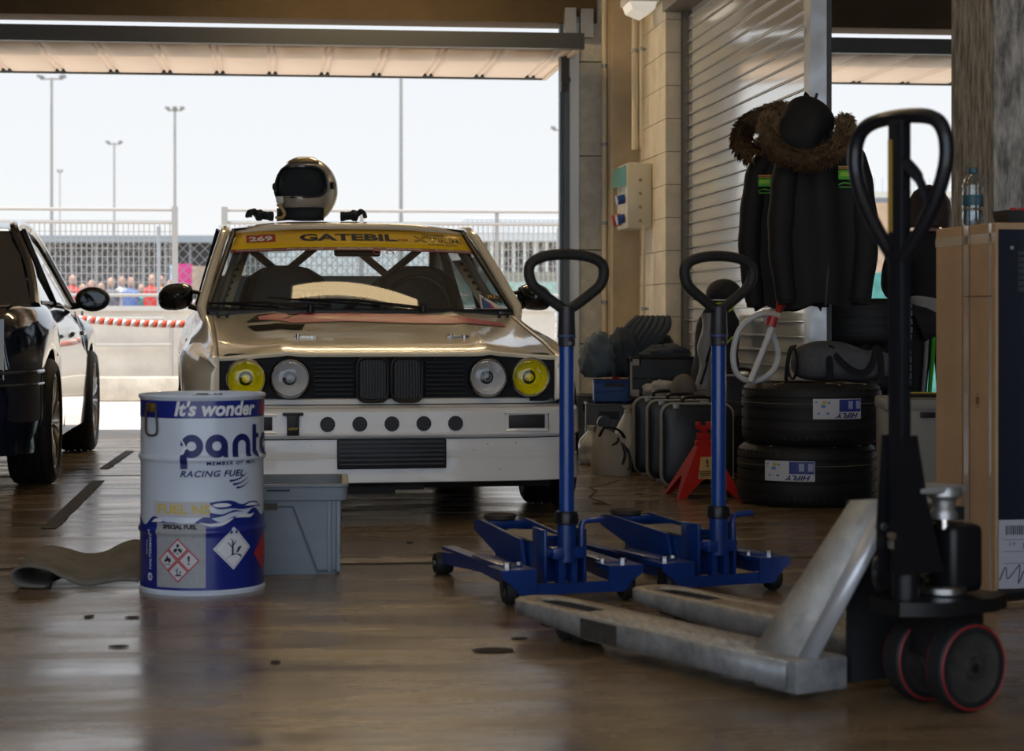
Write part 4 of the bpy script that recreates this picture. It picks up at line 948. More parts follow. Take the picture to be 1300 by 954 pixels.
for k in range(3):
    dshape([[(.085+k*.012+i*.013*(1-k*.12), .346-k*.011+.0022*i*i*(1-.1*k)/2.2), (.085+k*.012+(i+1)*.013*(1-k*.12), .346-k*.011+.0022*(i+1)**2*(1-.1*k)/2.2), (.085+k*.012+(i+1)*.013*(1-k*.12), .3485-k*.011+.0022*(i+1)**2*(1-.1*k)/2.2+.001*(3-i)), (.085+k*.012+i*.013*(1-k*.12), .3490-k*.011+.0022*i*i*(1-.1*k)/2.2+.001*(4-i))] for i in range(5)], PB)
dgrid(-.168, .020, .240, .288, mat('pale_label', (.50, .50, .52), .5), 'paper_label', .0018, n=14, k=3, lab='pale label reading FUEL NS')
dtext('FUEL NS', .038, -.150, .263, mat('faded_yellow', (.62, .46, .10), .5), .0012, 1.25, 0)
def dstrip(pts, mt, name='flame_print', e=.0034, k=6):
    P = cmr([(a, b, c) for a, b, c in pts], 6); m = MB(); f = on_drum(e)
    m.grid([[f((p.x, p.y+max(p.z, 0)*(2*j/k-1))) for j in range(k+1)] for p in P]); return m.build(name, mt, drum)
dstrip([(.022, .282, .003), (.05, .276, .012), (.09, .277, .012), (.13, .268, .008), (.165, .272, .010), (.20, .272, .007), (.225, .262, .001)], DRB, 'blue_flame', .0022)
dstrip([(.030, .277, .000), (.045, .276, .0055), (.075, .276, .0055), (.092, .275, .000)], DW, e=.0036)
dstrip([(.140, .270, .000), (.165, .2735, .0045), (.195, .272, .003), (.21, .268, .000)], DW, e=.0036)
dstrip([(.022, .245, .010), (.06, .245, .003), (.10, .256, .003), (.14, .252, .000)], DRB, 'blue_flame', .0022)
dstrip([(-.178, .222, .000), (-.16, .228, .005), (-.140, .229, .005), (-.128, .226, .000)], DW, e=.0036)
dstrip([(-.012, .226, .000), (.02, .2165, .004), (.06, .219, .0055), (.085, .229, .004), (.10, .236, .000)], DW, e=.0036)
dstrip([(.10, .236, .000), (.135, .240, .005), (.165, .238, .0045), (.185, .246, .000)], DW, e=.0036)
GRL = mat('grey_label', (.36, .37, .39), .5, var=.12, vscale=60)
dgrid(-.153, .010, .024, .222, GRL, 'data_label', .0028, n=16, k=80, lab='pale grey data label with hazard diamonds')
dtext('SPECIAL FUEL', .0175, -.072, .210, BLACKP, .0010, 1.05, align='CENTER', e=.0034)
for z in (.193, .186, .179, .045, .038): dgrid(-.145, .0, z, z+.0018, mat('label_line', (.5, .51, .52), .5), 'label_line', .0028, n=8, k=1)
def diamond(cx, cz, r, e=.0034, k=8):
    out_ = []
    for i in range(k):
        for j in range(k):
            q = [(i/k, j/k), ((i+1)/k, j/k), ((i+1)/k, (j+1)/k), (i/k, (j+1)/k)]
            out_.append([(cx+r*(u-v_), cz+r*(u+v_-1)) for u, v_ in q])
    return out_
REDP = mat('label_red', (.45, .03, .04), .5)
cxd, czd = -.076, .108
for dx, dz in ((0, .0345), (-.0345, 0), (.0345, 0), (0, -.0345)):
    dshape(diamond(cxd+dx, czd+dz, .0335), REDP, 'hazard_border', .0034); dshape(diamond(cxd+dx, czd+dz, .028), mat('label_white', (.55, .55, .57), .5), 'hazard_field', .0038)
def ico(kind, cx, cz, s_, e=.0043):
    B = BLACKP; P_ = []
    if kind == 'person': P_ = [[(cx+.30*s_*math.cos(t)*.8, cz+.55*s_+.3*s_*math.sin(t)) for t in [2*PI*i/14 for i in range(14)]], [(cx-.6*s_, cz-.6*s_), (cx-.7*s_, cz-.05*s_), (cx-.15*s_, cz+.2*s_), (cx, cz-.1*s_), (cx-.25*s_, cz-.4*s_)], [(cx+.6*s_, cz-.6*s_), (cx+.7*s_, cz-.05*s_), (cx+.15*s_, cz+.2*s_), (cx, cz-.1*s_), (cx+.25*s_, cz-.4*s_)], [(cx-.25*s_, cz-.75*s_), (cx+.25*s_, cz-.75*s_), (cx, cz-.5*s_)]]
    if kind == 'flame': P_ = [[(cx-.5*s_, cz-.4*s_), (cx-.6*s_, cz), (cx-.25*s_, cz+.25*s_), (cx-.1*s_, cz+.8*s_), (cx+.2*s_, cz+.3*s_), (cx+.5*s_, cz+.35*s_), (cx+.6*s_, cz-.1*s_), (cx+.35*s_, cz-.45*s_), (cx, cz-.1*s_)], [(cx-.55*s_, cz-.7*s_), (cx+.55*s_, cz-.7*s_), (cx+.55*s_, cz-.58*s_), (cx-.55*s_, cz-.58*s_)]]
    if kind == '!': P_ = [[(cx-.12*s_, cz-.2*s_), (cx+.12*s_, cz-.2*s_), (cx+.2*s_, cz+.7*s_), (cx-.2*s_, cz+.7*s_)], [(cx+.16*s_*math.cos(t), cz-.5*s_+.16*s_*math.sin(t)) for t in [2*PI*i/10 for i in range(10)]]]
    if kind == 'env':
        P_ = [[(cx-.18*s_, cz-.45*s_), (cx-.02*s_, cz-.45*s_), (cx-.05*s_, cz+.5*s_), (cx-.14*s_, cz+.5*s_)], [(cx-.12*s_, cz+.1*s_), (cx-.42*s_, cz+.42*s_), (cx-.46*s_, cz+.38*s_), (cx-.14*s_, cz)], [(cx-.08*s_, cz+.25*s_), (cx+.14*s_, cz+.5*s_), (cx+.18*s_, cz+.46*s_), (cx-.06*s_, cz+.12*s_)], [(cx-.10*s_, cz+.4*s_), (cx-.25*s_, cz+.62*s_), (cx-.21*s_, cz+.64*s_), (cx-.08*s_, cz+.48*s_)],
              [(cx-.55*s_, cz-.62*s_), (cx+.6*s_, cz-.6*s_), (cx+.5*s_, cz-.42*s_), (cx+.1*s_, cz-.34*s_), (cx-.2*s_, cz-.42*s_)], [(cx+.15*s_, cz-.3*s_), (cx+.3*s_, cz-.28*s_), (cx+.52*s_, cz-.02*s_), (cx+.58*s_, cz+.12*s_), (cx+.48*s_, cz+.1*s_), (cx+.3*s_, cz+.05*s_)]]
    dshape(P_, B, 'pictogram', e)
ico('person', cxd, czd+.0345, .020); ico('flame', cxd-.0345, czd, .020); ico('!', cxd+.0345, czd, .020); ico('env', cxd, czd-.0345, .022)
dshape(diamond(.098, .142, .066), DW, 'hazard_field', .0030)
for (ax, az, bx, bz) in ((0, 1, 1, 0), (1, 0, 0, -1), (0, -1, -1, 0), (-1, 0, 0, 1)):
    r_ = .060; p = [(.098+ax*r_, .142+az*r_), (.098+bx*r_, .142+bz*r_), (.098+bx*(r_-.0015), .142+bz*(r_-.0015)), (.098+ax*(r_-.0015), .142+az*(r_-.0015))]
    dshape([[(lerp(p[0][0], p[1][0], i/8), lerp(p[0][1], p[1][1], i/8)), (lerp(p[0][0], p[1][0], (i+1)/8), lerp(p[0][1], p[1][1], (i+1)/8)), (lerp(p[3][0], p[2][0], (i+1)/8), lerp(p[3][1], p[2][1], (i+1)/8)), (lerp(p[3][0], p[2][0], i/8), lerp(p[3][1], p[2][1], i/8))] for i in range(8)], BLACKP, 'border_line', .0034)
ico('env', .100, .142, .048, .0034)
dshape(diamond(.245, .118, .062), REDP, 'hazard_border', .0026)
dtext('HALTERMANN', .017, -.185, .075, DW, .0003, 1.1, rot=PI/2)
dtext('RACING', .011, -.205, .12, DW, .0002, 1.1, rot=PI/2)
dshape(ring_poly(-.187, .052, .012, .008)+bar(-.190, -.186, .045, .06, 2), DW, 'emblem')
m = MB(); f = on_drum(.006); m.box(f((-.176, .575)), (.034, .02, .028), rot=(0, 0, -.95), bevel=.004); m.build('handle_lug', mat('rusty_lug', (.22, .13, .03), .6, .2, var=.6, vscale=40), drum)
m = MB(); f2 = on_drum(.010); ang_ = [(-.196, .572), (-.200, .53), (-.198, .50), (-.185, .490), (-.165, .489), (-.150, .494), (-.146, .515), (-.152, .572)]; m.tube(cmr([f2(p) for p in ang_], 4), .0035, 8); m.build('wire_handle', mat('rust_wire', (.07, .05, .04), .5, .5), drum)
m = MB(); m.cyl((.0, -.10, .598), (0, -.10, .612), .030, n=24); m.cyl((0, -.10, .612), (0, -.10, .617), .022, n=6); m.build('bung', mat('drum_grey', (.30, .30, .30), .5, .5), drum)
m = MB(); m.cyl((.05, .12, .598), (.05, .12, .608), .014, n=18); m.build('vent_bung', mat('drum_grey', (.30, .30, .30), .5, .5), drum)

# ================= grey tub =================
TUB = mat('grey_tub_plastic', (.24, .28, .32), .55, var=.2, vscale=6); TUBD = mat('tub_grime', (.22, .18, .13), .7, var=.4, vscale=12)
tub = thing('storage_tub', 'worn grey plastic storage tub half hidden behind the fuel drum', 'tub', ((385-650)/F*6.6-.135, 6.78, 0), R(5))
m = MB(); wx, wy, hh = .245, .20, .30
def rr(a, b, r, z, k=4): return [Vector((x, y, z)) for x, y in rrect(-a, a, -b, b, r, k)]
rows = [rr(wx-.03, wy-.03, .02, .02), rr(wx-.012, wy-.012, .025, .02), rr(wx-.010, wy-.010, .025, .0), rr(wx-.006, wy-.006, .025, .03), rr(wx+.002, wy+.002, .028, hh-.055), rr(wx+.018, wy+.018, .03, hh-.052), rr(wx+.020, wy+.020, .03, hh-.012), rr(wx+.024, wy+.024, .03, hh-.008), rr(wx+.024, wy+.024, .03, hh), rr(wx+.002, wy+.002, .028, hh), rr(wx-.014, wy-.014, .02, .03)]
vs = m.grid(rows, cv=True); m.bm.faces.new(vs[0]); m.bm.faces.new(vs[-1]); m.build('shell', TUB, tub, ang=40)
for (xa, za, xb, zb) in ((.085, .225, .165, .012), (.085, .225, -.02, .225), (.165, .012, .225, .012)):
    d_ = Vector((xb-xa, 0, zb-za)); m = MB(); m.box(((xa+xb)/2, -wy-.001, (za+zb)/2), (d_.length, .006, .006), rot=(0, -math.atan2(d_.z, d_.x), 0)); m.build('moulded_rib', mat('tub_rib', (.09, .11, .13), .6), tub)
for x in (.205, .235): MB().b2((x-.006, -wy-.010, .01), (x+.006, -wy+.01, hh-.055), bevel=.002).build('corner_rib', TUB, tub)
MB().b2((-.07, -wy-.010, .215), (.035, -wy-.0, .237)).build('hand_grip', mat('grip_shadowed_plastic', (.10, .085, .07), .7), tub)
MB().b2((.0, -wy-.026, hh-.022), (.075, -wy-.018, hh-.016)).build('label_slot', BLACKP, tub)

# ================= folded rubber mat =================
RM = mat('rubber_mat', (.17, .155, .13), .85, var=.35, vscale=10, bump=.3, bscale=60)
m = MB(); rows = []
path = [(-1.175+(a_+1.175)*.88, b_*1.28) for a_, b_ in ((-1.50, .006), (-1.565, .008), (-1.61, .022), (-1.615, .050), (-1.57, .066), (-1.50, .058), (-1.43, .042), (-1.36, .045), (-1.30, .066), (-1.25, .078), (-1.20, .074), (-1.175, .066))]
pc = cmr([(a, 0, b) for a, b in path], 5)
for i, p in enumerate(pc):
    row = []
    for j in range(11):
        t_ = j/10; zf = 1-.72*(1-t_)**1.5*smooth(p.x, -1.45, -1.32) if i > 18 else 1
        row.append(Vector((p.x-.03*t_+.008*math.sin(j*.9), 6.24+.42*t_+.02*math.sin(p.x*9), max(.006, p.z*zf*(.85+.2*t_)+.003*math.sin(p.x*20+j)))))
    rows.append(row)
m.grid(rows); tag(m.build('rubber_mat', RM, solid=.009), 'rumpled grey rubber mat folded over at one end, left of the fuel drum', 'mat')

# ================= trolley jacks =================
JB = mat('jack_blue', (.002, .030, .18), .35, coat=.3, var=.25, vscale=9); JW = mat('worn_jack_top', (.15, .14, .13), .5, .3, var=.4, vscale=20)
def make_jack():
    t = thing('trolley_jack', 'blue trolley jack', 'jack')
    for s in (-1, 1):
        m = MB(); xs = s*.165
        m.prism([(-.01, .070), (.05, .112), (.30, .108), (.72, .075), (.74, .058), (.72, .038), (.30, .060), (.14, .052), (.06, .052)], xs-.012, xs+.012, M=Matrix(((0, 0, 1, 0), (1, 0, 0, 0), (0, 1, 0, 0), (0, 0, 0, 1))))
        m.b2((xs-.03, .02, .098), (xs+.03, .34, .112), bevel=.003); m.b2((xs-.022, .34, .09), (xs+.022, .68, .10)); m.build('side_frame', JB, t)
        m = MB(); m.b2((s*.115, -.035, .095), (s*.225, .085, .108)); m.prism([(.115, .108), (.225, .108), (.225, .085), (.19, .06), (.165, .030), (.115, .030)] if s > 0 else [(-.115, .108), (-.115, .030), (-.165, .030), (-.19, .06), (-.225, .085), (-.225, .108)], .035, .043, M=XZ); m.build('wheel_bracket', JB, t)
        m = MB(); m.cyl((s*.185, .02, .106), (s*.185, .02, .122), .012, n=6); m.cyl((s*.135, .06, .108), (s*.135, .06, .118), .009, n=6); m.build('bolt', STEEL, t)
        cs = MB(); cs.lathe([(.012, -.018), (.034, -.018), (.040, -.010), (.040, .010), (.034, .018), (.012, .018)], 24, M=Matrix.Translation((s*.185, .0, .040)) @ Matrix.Rotation(R(90), 4, 'Y')); c_ = cs.build('castor_wheel', RUB, t)
        m = MB(); m.cyl((s*.185-.022, 0, .04), (s*.185+.022, 0, .04), .014, n=12); m.build('castor_hub', mat('hub_grey', (.12, .12, .13), .4, .5), c_)
        m = MB(); m.b2((s*.185-.026, -.016, .04), (s*.185-.021, .016, .095)); m.b2((s*.185+.021, -.016, .04), (s*.185+.026, .016, .095)); m.b2((s*.185-.026, -.016, .088), (s*.185+.026, .016, .095)); m.build('castor_fork', BLKM, c_)
        fw = MB(); fw.lathe([(.010, -.028), (.032, -.028), (.037, -.02), (.037, .02), (.032, .028), (.010, .028)], 24, M=Matrix.Translation((s*.165, .74, .037)) @ Matrix.Rotation(R(90), 4, 'Y')); w_ = fw.build('front_wheel', RUB, t)
        MB().cyl((s*.165-.034, .74, .037), (s*.165+.034, .74, .037), .009, n=10).build('axle', STEEL, w_)
        m = MB(); m.prism([(.16, .06), (.20, .17), (.60, .192), (.66, .185), (.66, .155), (.60, .14), (.30, .07)], s*.078-.006, s*.078+.006, M=Matrix(((0, 0, 1, 0), (1, 0, 0, 0), (0, 1, 0, 0), (0, 0, 0, 1))))
        m.build('lift_arm', JB, t)
    m = MB(); m.b2((-.13, -.035, .030), (.13, -.02, .062)); m.b2((-.19, -.030, .030), (.19, .0, .040)); m.build('rear_plate', JB, t)
    m = MB(); m.box((0, .615, .172), (.15, .05, .028), bevel=.004); m.cyl((0, .635, .15), (0, .635, .188), .028, n=16); m.build('saddle_post', JB, t)
    m = MB(); m.lathe([(0, .184), (.045, .184), (.052, .190), (.054, .204), (.046, .204), (.040, .196), (0, .196)], 24, M=Matrix.Translation((0, .635, .0))); m.build('saddle', mat('saddle_rust', (.07, .055, .045), .6, .4, var=.4, vscale=30), t)
    m = MB(); m.b2((-.062, .10, .055), (.062, .42, .165), bevel=.006); m.b2((-.045, .40, .06), (.045, .56, .12), bevel=.006); m.build('hydraulic_body', JB, t)
    m = MB(); m.prism([(-.068, .09), (.068, .09), (.062, .44), (-.062, .44)], .166, .172); m.build('top_plate', JW, t)
    m = MB(); m.b2((-.068, .02, .045), (-.058, .13, .215), bevel=.003); m.b2((.058, .02, .045), (.068, .13, .215), bevel=.003); m.b2((-.058, .09, .05), (.058, .10, .19)); m.build('pump_frame', JB, t)
    m = MB(); m.b2((-.052, -.012, .13), (.052, .04, .165), bevel=.005); m.cyl((-.06, .015, .15), (.06, .015, .15), .014, n=12); m.b2((-.03, .0, .05), (-.012, .03, .13)); m.b2((.012, .0, .05), (.03, .03, .13)); m.cyl((0, .045, .06), (0, .045, .14), .018, n=14); m.build('handle_yoke', JB, t)
    m = MB(); m.cyl((0, .012, .12), (0, .012, .262), .029, n=24); m.build('handle_socket', JB, t)
    m = MB(); m.lathe([(.029, .232), (.035, .235), (.036, .262), (.031, .272), (.024, .272)], 24, M=Matrix.Translation((0, .012, 0))); m.build('socket_collar', BLKM, t)
    m = MB(); m.cyl((0, .012, .255), (0, .012, .80), .0225, n=24); m.build('handle_tube', mat('jack_tube_blue', (.002, .042, .24), .28, coat=.5), t)
    m = MB(); m.lathe([(.0235, .765), (.026, .768), (.026, .795), (.027, .80), (.025, .86), (.024, .885)], 24, M=Matrix.Translation((0, .012, 0)))
    m.build('grip_sleeve', mat('sleeve_black', (.02, .02, .024), .4), t)
    MB().lathe([(.026, .792), (.0285, .794), (.0285, .799), (.026, .801)], 24, M=Matrix.Translation((0, .012, 0))).build('sleeve_band', mat('band_blue', (.03, .06, .16), .4), t)
    MB().cyl((.0, -.016, .775), (.0, -.008, .775), .006, n=10).build('sleeve_screw', STEEL, t)
    m = MB(); lp = cmr([(0, .012, .875), (-.030, .012, .890), (-.075, .012, .922), (-.108, .012, .950), (-.120, .012, .985), (-.112, .012, 1.015), (-.07, .012, 1.035), (0, .012, 1.042), (.07, .012, 1.035), (.112, .012, 1.015), (.120, .012, .985), (.108, .012, .950), (.075, .012, .922), (.030, .012, .890)], 4, closed=True)
    m.tube(lp, .0165, 12, closed=True); m.build('grip_loop', mat('grip_rubber', (.012, .012, .012), .6, bump=.3, bscale=200), t)
    m = MB(); m.tube([(.045, .005, .13), (.045, .005, .225), (.049, .005, .238), (.060, .005, .242), (.115, .005, .244)], .0095, 10); m.build('release_lever', JB, t)
    return t
j1 = make_jack(); j1.location = ((721-650)/F*5.98, 5.96, 0); j1.rotation_euler.z = R(19); j1['group'] = 'blue trolley jacks'
j1['label'] = 'blue trolley jack with black looped handle, nearer one in front of the race car'
j2 = copy_tree(j1); j2.location = ((914-650)/F*6.16, 6.14, 0); j2.rotation_euler.z = R(24)
j2['label'] = 'blue trolley jack with black looped handle, right one in front of the stacked tyres'

# ================= pallet truck =================
S = Vector((.95, 4.38, 0))
pt = thing('pallet_truck', 'scuffed grey pallet truck with black looped handle and red-rimmed wheels', 'pallet truck', S)
MF = Matrix.Translation(Vector((.22, 5.55, 0))-S) @ Matrix.Rotation(R(212), 4, 'Z')
MS = Matrix.Rotation(R(120.4), 4, 'Z')
FK = mat('worn_fork_paint', (.42, .37, .30), .5, .1, var=.45, vscale=14, stretch=(4, 1, 4)); FS = mat('fork_side_grey', (.33, .335, .34), .45, .3, var=.45, vscale=18)
for s in (1, -1):
    cx = s*.195; hw = .078
    m = MB()
    # top plate with an open slot near the tip: built as a frame of quads
    ol = [(cx-hw, 1.17), (cx-hw, .10), (cx-hw*.93, .045), (cx-hw*.7, .01), (cx-hw*.35, -.008), (cx, -.012), (cx+hw*.35, -.008), (cx+hw*.7, .01), (cx+hw*.93, .045), (cx+hw, .10), (cx+hw, 1.17)]
    slot = [(cx-.032, .32), (cx-.036, .20), (cx-.036, .13), (cx-.030, .09), (cx-.015, .07), (cx, .066), (cx+.015, .07), (cx+.030, .09), (cx+.036, .13), (cx+.036, .20), (cx+.032, .32)]
    for z, fl_ in ((.088, 0),):
        a = [m.bm.verts.new((x, y, z)) for x, y in ol[1:-1]]; b = [m.bm.verts.new((x, y, z)) for x, y in slot[1:-1]]
        for i in range(len(a)-1): m.bm.faces.new([a[i], a[i+1], b[i+1], b[i]])
        e0, e1 = m.bm.verts.new((cx-hw, 1.17, z)), m.bm.verts.new((cx+hw, 1.17, z)); s0, s1 = m.bm.verts.new((cx-.032, .32, z)), m.bm.verts.new((cx+.032, .32, z)); c0, c1 = m.bm.verts.new((cx-hw, .32, z)), m.bm.verts.new((cx+hw, .32, z))
        m.bm.faces.new([a[0], b[0], s0, c0]); m.bm.faces.new([b[-1], a[-1], c1, s1]); m.bm.faces.new([c0, s0, s1, c1, e1, e0])
    m._x(m.bm.verts[:], MF); fk = m.build('fork', FK, pt, solid=.006)
    m = MB(); bot = lambda y: .030 if y > .35 else (.045 if y > .12 else .052)
    m.grid([[MF @ Vector((x+(0 if abs(x-cx) < .001 else math.copysign(.001, x-cx)), y, z)) for z in (.088, lerp(.088, bot(y), .5), bot(y))] for x, y in [(cx-hw, 1.17), (cx-hw, .8), (cx-hw, .4)]+ol[1:-1]+[(cx+hw, .4), (cx+hw, .8), (cx+hw, 1.17)]]); m.build('fork_flange', FS, fk, solid=.007)
    m = MB()
    for y in (.20, .27): m.lathe([(.008, -.035), (.033, -.035), (.036, -.03), (.036, .03), (.033, .035), (.008, .035)], 20, M=MF @ Matrix.Translation((cx, y, .036)) @ Matrix.Rotation(R(90), 4, 'Y'))
    m.build('load_rollers', mat('roller_dark', (.03, .028, .025), .5, .2), fk)
    m = MB(); m.b2((cx-.062, .14, .034), (cx-.052, .34, .062)); m.b2((cx+.052, .14, .034), (cx+.062, .34, .062)); m._x(m.bm.verts[:], MF); m.build('roller_bracket', mat('bracket_rust', (.10, .07, .05), .7, .3, var=.4, vscale=30), fk)
    m = MB(); m.b2((cx+s*(hw+.0045), .36, .034), (cx+s*(hw+.006), .52, .084)); m._x(m.bm.verts[:], MF); m.build('scuffed_patch', mat('black_scuff', (.06, .055, .05), .6, var=.5, vscale=40), fk)
    # inclined beam up to the pump head
    def inc(y): return
    m = MB(); A0 = Vector((cx+s*.03, 1.00, .088)); B0 = Vector((s*.10, 1.19, .44)); A1 = Vector((cx+s*.03, 1.15, .088)); B1 = Vector((s*.09, 1.28, .45))
    m.grid([[MF @ lerp(A0, B0, t_) , MF @ lerp(A1, B1, t_)] for t_ in (0, .25, .5, .75, 1)]); m.build('inclined_beam', mat('pale_beam_paint', (.46, .45, .42), .45, .1, var=.35, vscale=16), pt, solid=.012, ang=10)
    m = MB(); off = Vector((s*.012, 0, 0)); m.grid([[MF @ (lerp(A1, B1, t_)), MF @ (lerp(A1, B1, t_)+Vector((-s*.02, .035, -.01)))] for t_ in (0, .5, 1)]); m.build('beam_flange', mat('bright_edge', (.55, .57, .60), .35, .5), pt, solid=.010)
    m = MB(); m.b2((cx-.075, 1.05, .02), (cx+.075, 1.20, .095), bevel=.006); m._x(m.bm.verts[:], MF); m.build('heel_block', FS, pt)
    m = MB(); m.b2((cx+s*.0785, 1.08, .055), (cx+s*.0815, 1.12, .07)); m._x(m.bm.verts[:], MF); m.build('weld_plate', STEEL, pt)
m = MB(); m.b2((-.10, 1.17, .03), (.10, 1.19, .44)); m.b2((-.10, 1.17, .40), (.10, 1.34, .43)); m._x(m.bm.verts[:], MF); m.build('cross_plate', mat('dark_frame', (.03, .032, .036), .5, .4), pt)
m = MB(); m.tube([MF @ Vector((-.19, 1.10, .05)), MF @ Vector((.19, 1.10, .05))], .016, 10); m.build('torsion_bar', BLKM, pt)
m = MB(); m.box((.13, 1.155, .27), (.05, .006, .02)); m._x(m.bm.verts[:], MF); 
PK = mat('pump_black', (.010, .010, .012), .35, .2)
m = MB(); m.prism([(-.10, -.06), (-.10, .09), (-.05, .17), (.05, .17), (.10, .09), (.10, -.06), (.06, -.13), (-.06, -.13)], .215, .245, M=MS); m.prism([(-.07, -.05), (.07, -.05), (.07, .06), (-.07, .06)], .12, .215, M=MS); m.build('pump_base', PK, pt)
m = MB(); m.tube([MS @ Vector((0, -.25, .228)), MS @ Vector((0, -.10, .228))], .028, 8, flat=.5); m.build('base_tongue', PK, pt)
m = MB(); m.box((0, -.035, .325), (.085, .095, .15), bevel=.018, M=MS, seg=3); m.build('oil_reservoir', PK, pt)
m = MB(); m.lathe([(.048, .245), (.052, .250), (.052, .262), (.044, .268)], 28, M=Matrix.Translation(MS @ Vector((0, 0, 0)))); m.build('base_ring', STEEL, pt)
m = MB(); m.cyl((0, 0, .39), (0, 0, .455), .017, n=18); m.build('lift_piston', CHROME, pt)
m = MB(); m.lathe([(0, .485), (.036, .483), (.040, .476), (.040, .463), (.026, .452), (.024, .435), (.030, .425), (.030, .412), (0, .412)], 28, M=Matrix.Translation((0, 0, 0))); m.build('piston_cap', mat('cast_steel', (.42, .42, .41), .4, .8), pt)
m = MB(); m.box((0.03, -.01, .478), (.14, .09, .016), bevel=.006, M=MF @ Matrix.Translation((0, 1.375, 0))); m.build('head_plate', mat('head_grey', (.35, .36, .36), .5, .5), pt)
m = MB(); m.cyl(MS @ Vector((0, .11, .245)), MS @ Vector((0, .11, .34)), .030, n=20); m.cyl(MS @ Vector((0, .125, .30)), MS @ Vector((0, .125, .36)), .022, n=20); m.build('pump_cylinder', PK, pt)
m = MB(); m.lathe([(.0, .40), (.012, .398), (.012, .385), (.024, .378), (.028, .368), (.028, .355), (.020, .35)], 24, M=Matrix.Translation(MS @ Vector((0.0, .125, 0)))); m.build('pump_piston', mat('cast_steel', (.42, .42, .41), .4, .8), pt)
m = MB(); pts = [(.045, .02, .27), (.055, .08, .30), (.05, .14, .33), (.03, .17, .30), (.04, .15, .26)]; m.tube(cmr([MS @ Vector(p) for p in pts], 4), .008, 8); m.build('valve_lever', BLKM, pt)
for (x, y, z) in ((.045, .06, .36), (.02, .15, .40), (-.03, .16, .385), (.05, -.02, .28), (.05, .06, .275)): MB().cyl(MS @ Vector((x+.0, y, z)), MS @ Vector((x+.022, y+.004, z)), .009, n=8).build('bolt', STEEL, pt)
m = MB(); m.prism([(.03, .30), (.165, .30), (.165, .42), (.150, .60), (.105, .60), (.075, .45)], -.032, -.024, M=MS @ Matrix(((0, 0, 1, 0), (1, 0, 0, 0), (0, 1, 0, 0), (0, 0, 0, 1))))
m.prism([(.03, .30), (.165, .30), (.165, .42), (.150, .60), (.105, .60), (.075, .45)], .024, .032, M=MS @ Matrix(((0, 0, 1, 0), (1, 0, 0, 0), (0, 1, 0, 0), (0, 0, 0, 1)))); m.build('handle_bracket', PK, pt)
HB = mat('handle_black', (.010, .012, .018), .35, .3, coat=.3)
m = MB(); m.box((0, .128, .82), (.046, .030, .93), M=MS, bevel=.006); hd = m.build('handle_bar', HB, pt)
m = MB(); m.box((.012, .144, 1.14), (.012, .003, .20), M=MS); m.build('yellow_sticker', mat('sticker_yellow', (.30, .19, .03), .5), hd)
m = MB(); lp = [(0, .128, .98), (-.05, .128, 1.02), (-.11, .128, 1.10), (-.145, .128, 1.18), (-.140, .128, 1.245), (-.10, .128, 1.28), (0, .128, 1.290), (.10, .128, 1.28), (.140, .128, 1.245), (.145, .128, 1.18), (.11, .128, 1.10), (.05, .128, 1.02)]
m.tube(cmr([MS @ Vector(p) for p in lp], 5, closed=True), .0165, 12, closed=True); m.build('handle_loop', HB, hd)
m = MB(); m.tube(cmr([MS @ Vector(p) for p in ((-.02, .128, 1.19), (-.05, .128, 1.165), (-.075, .128, 1.13), (-.085, .128, 1.10))], 4), [.013]*6+[.010]*4+[.006]*3, 8); m.build('release_lever', HB, hd)
for k, s in enumerate((1, -1)):
    Wm = MS @ Matrix.Translation((s*.068, 0, .0975)) @ Matrix.Rotation(R(90), 4, 'Y')
    m = MB(); m.lathe([(.075, -.026), (.090, -.026), (.096, -.020), (.0975, 0), (.096, .020), (.090, .026), (.075, .026)], 44, M=Wm); ty = m.build('steering_wheel', RUB, pt)
    m = MB(); m.lathe([(.088, -.0265), (.0905, -.028), (.093, -.0262)], 44, M=Wm); m.lathe([(.088, .0265), (.0905, .028), (.093, .0262)], 44, M=Wm); m.build('red_rim', mat('red_rim_paint', (.25, .015, .015), .5), ty)
    m = MB(); m.lathe([(.0, -.030), (.022, -.030), (.024, -.02), (.055, -.016), (.076, -.024), (.080, 0), (.076, .024), (.055, .016), (.024, .02), (.022, .030), (0, .030)], 36, M=Wm); m.build('wheel_hub', mat('hub_cast', (.05, .045, .04), .7, .3, var=.4, vscale=40), ty)
m = MB(); m.cyl(MS @ Vector((-.10, 0, .0975)), MS @ Vector((.10, 0, .0975)), .011, n=12); m.cyl(MS @ Vector((0, 0, .10)), MS @ Vector((0, 0, .16)), .03, n=16); m.build('axle', BLKM, pt)
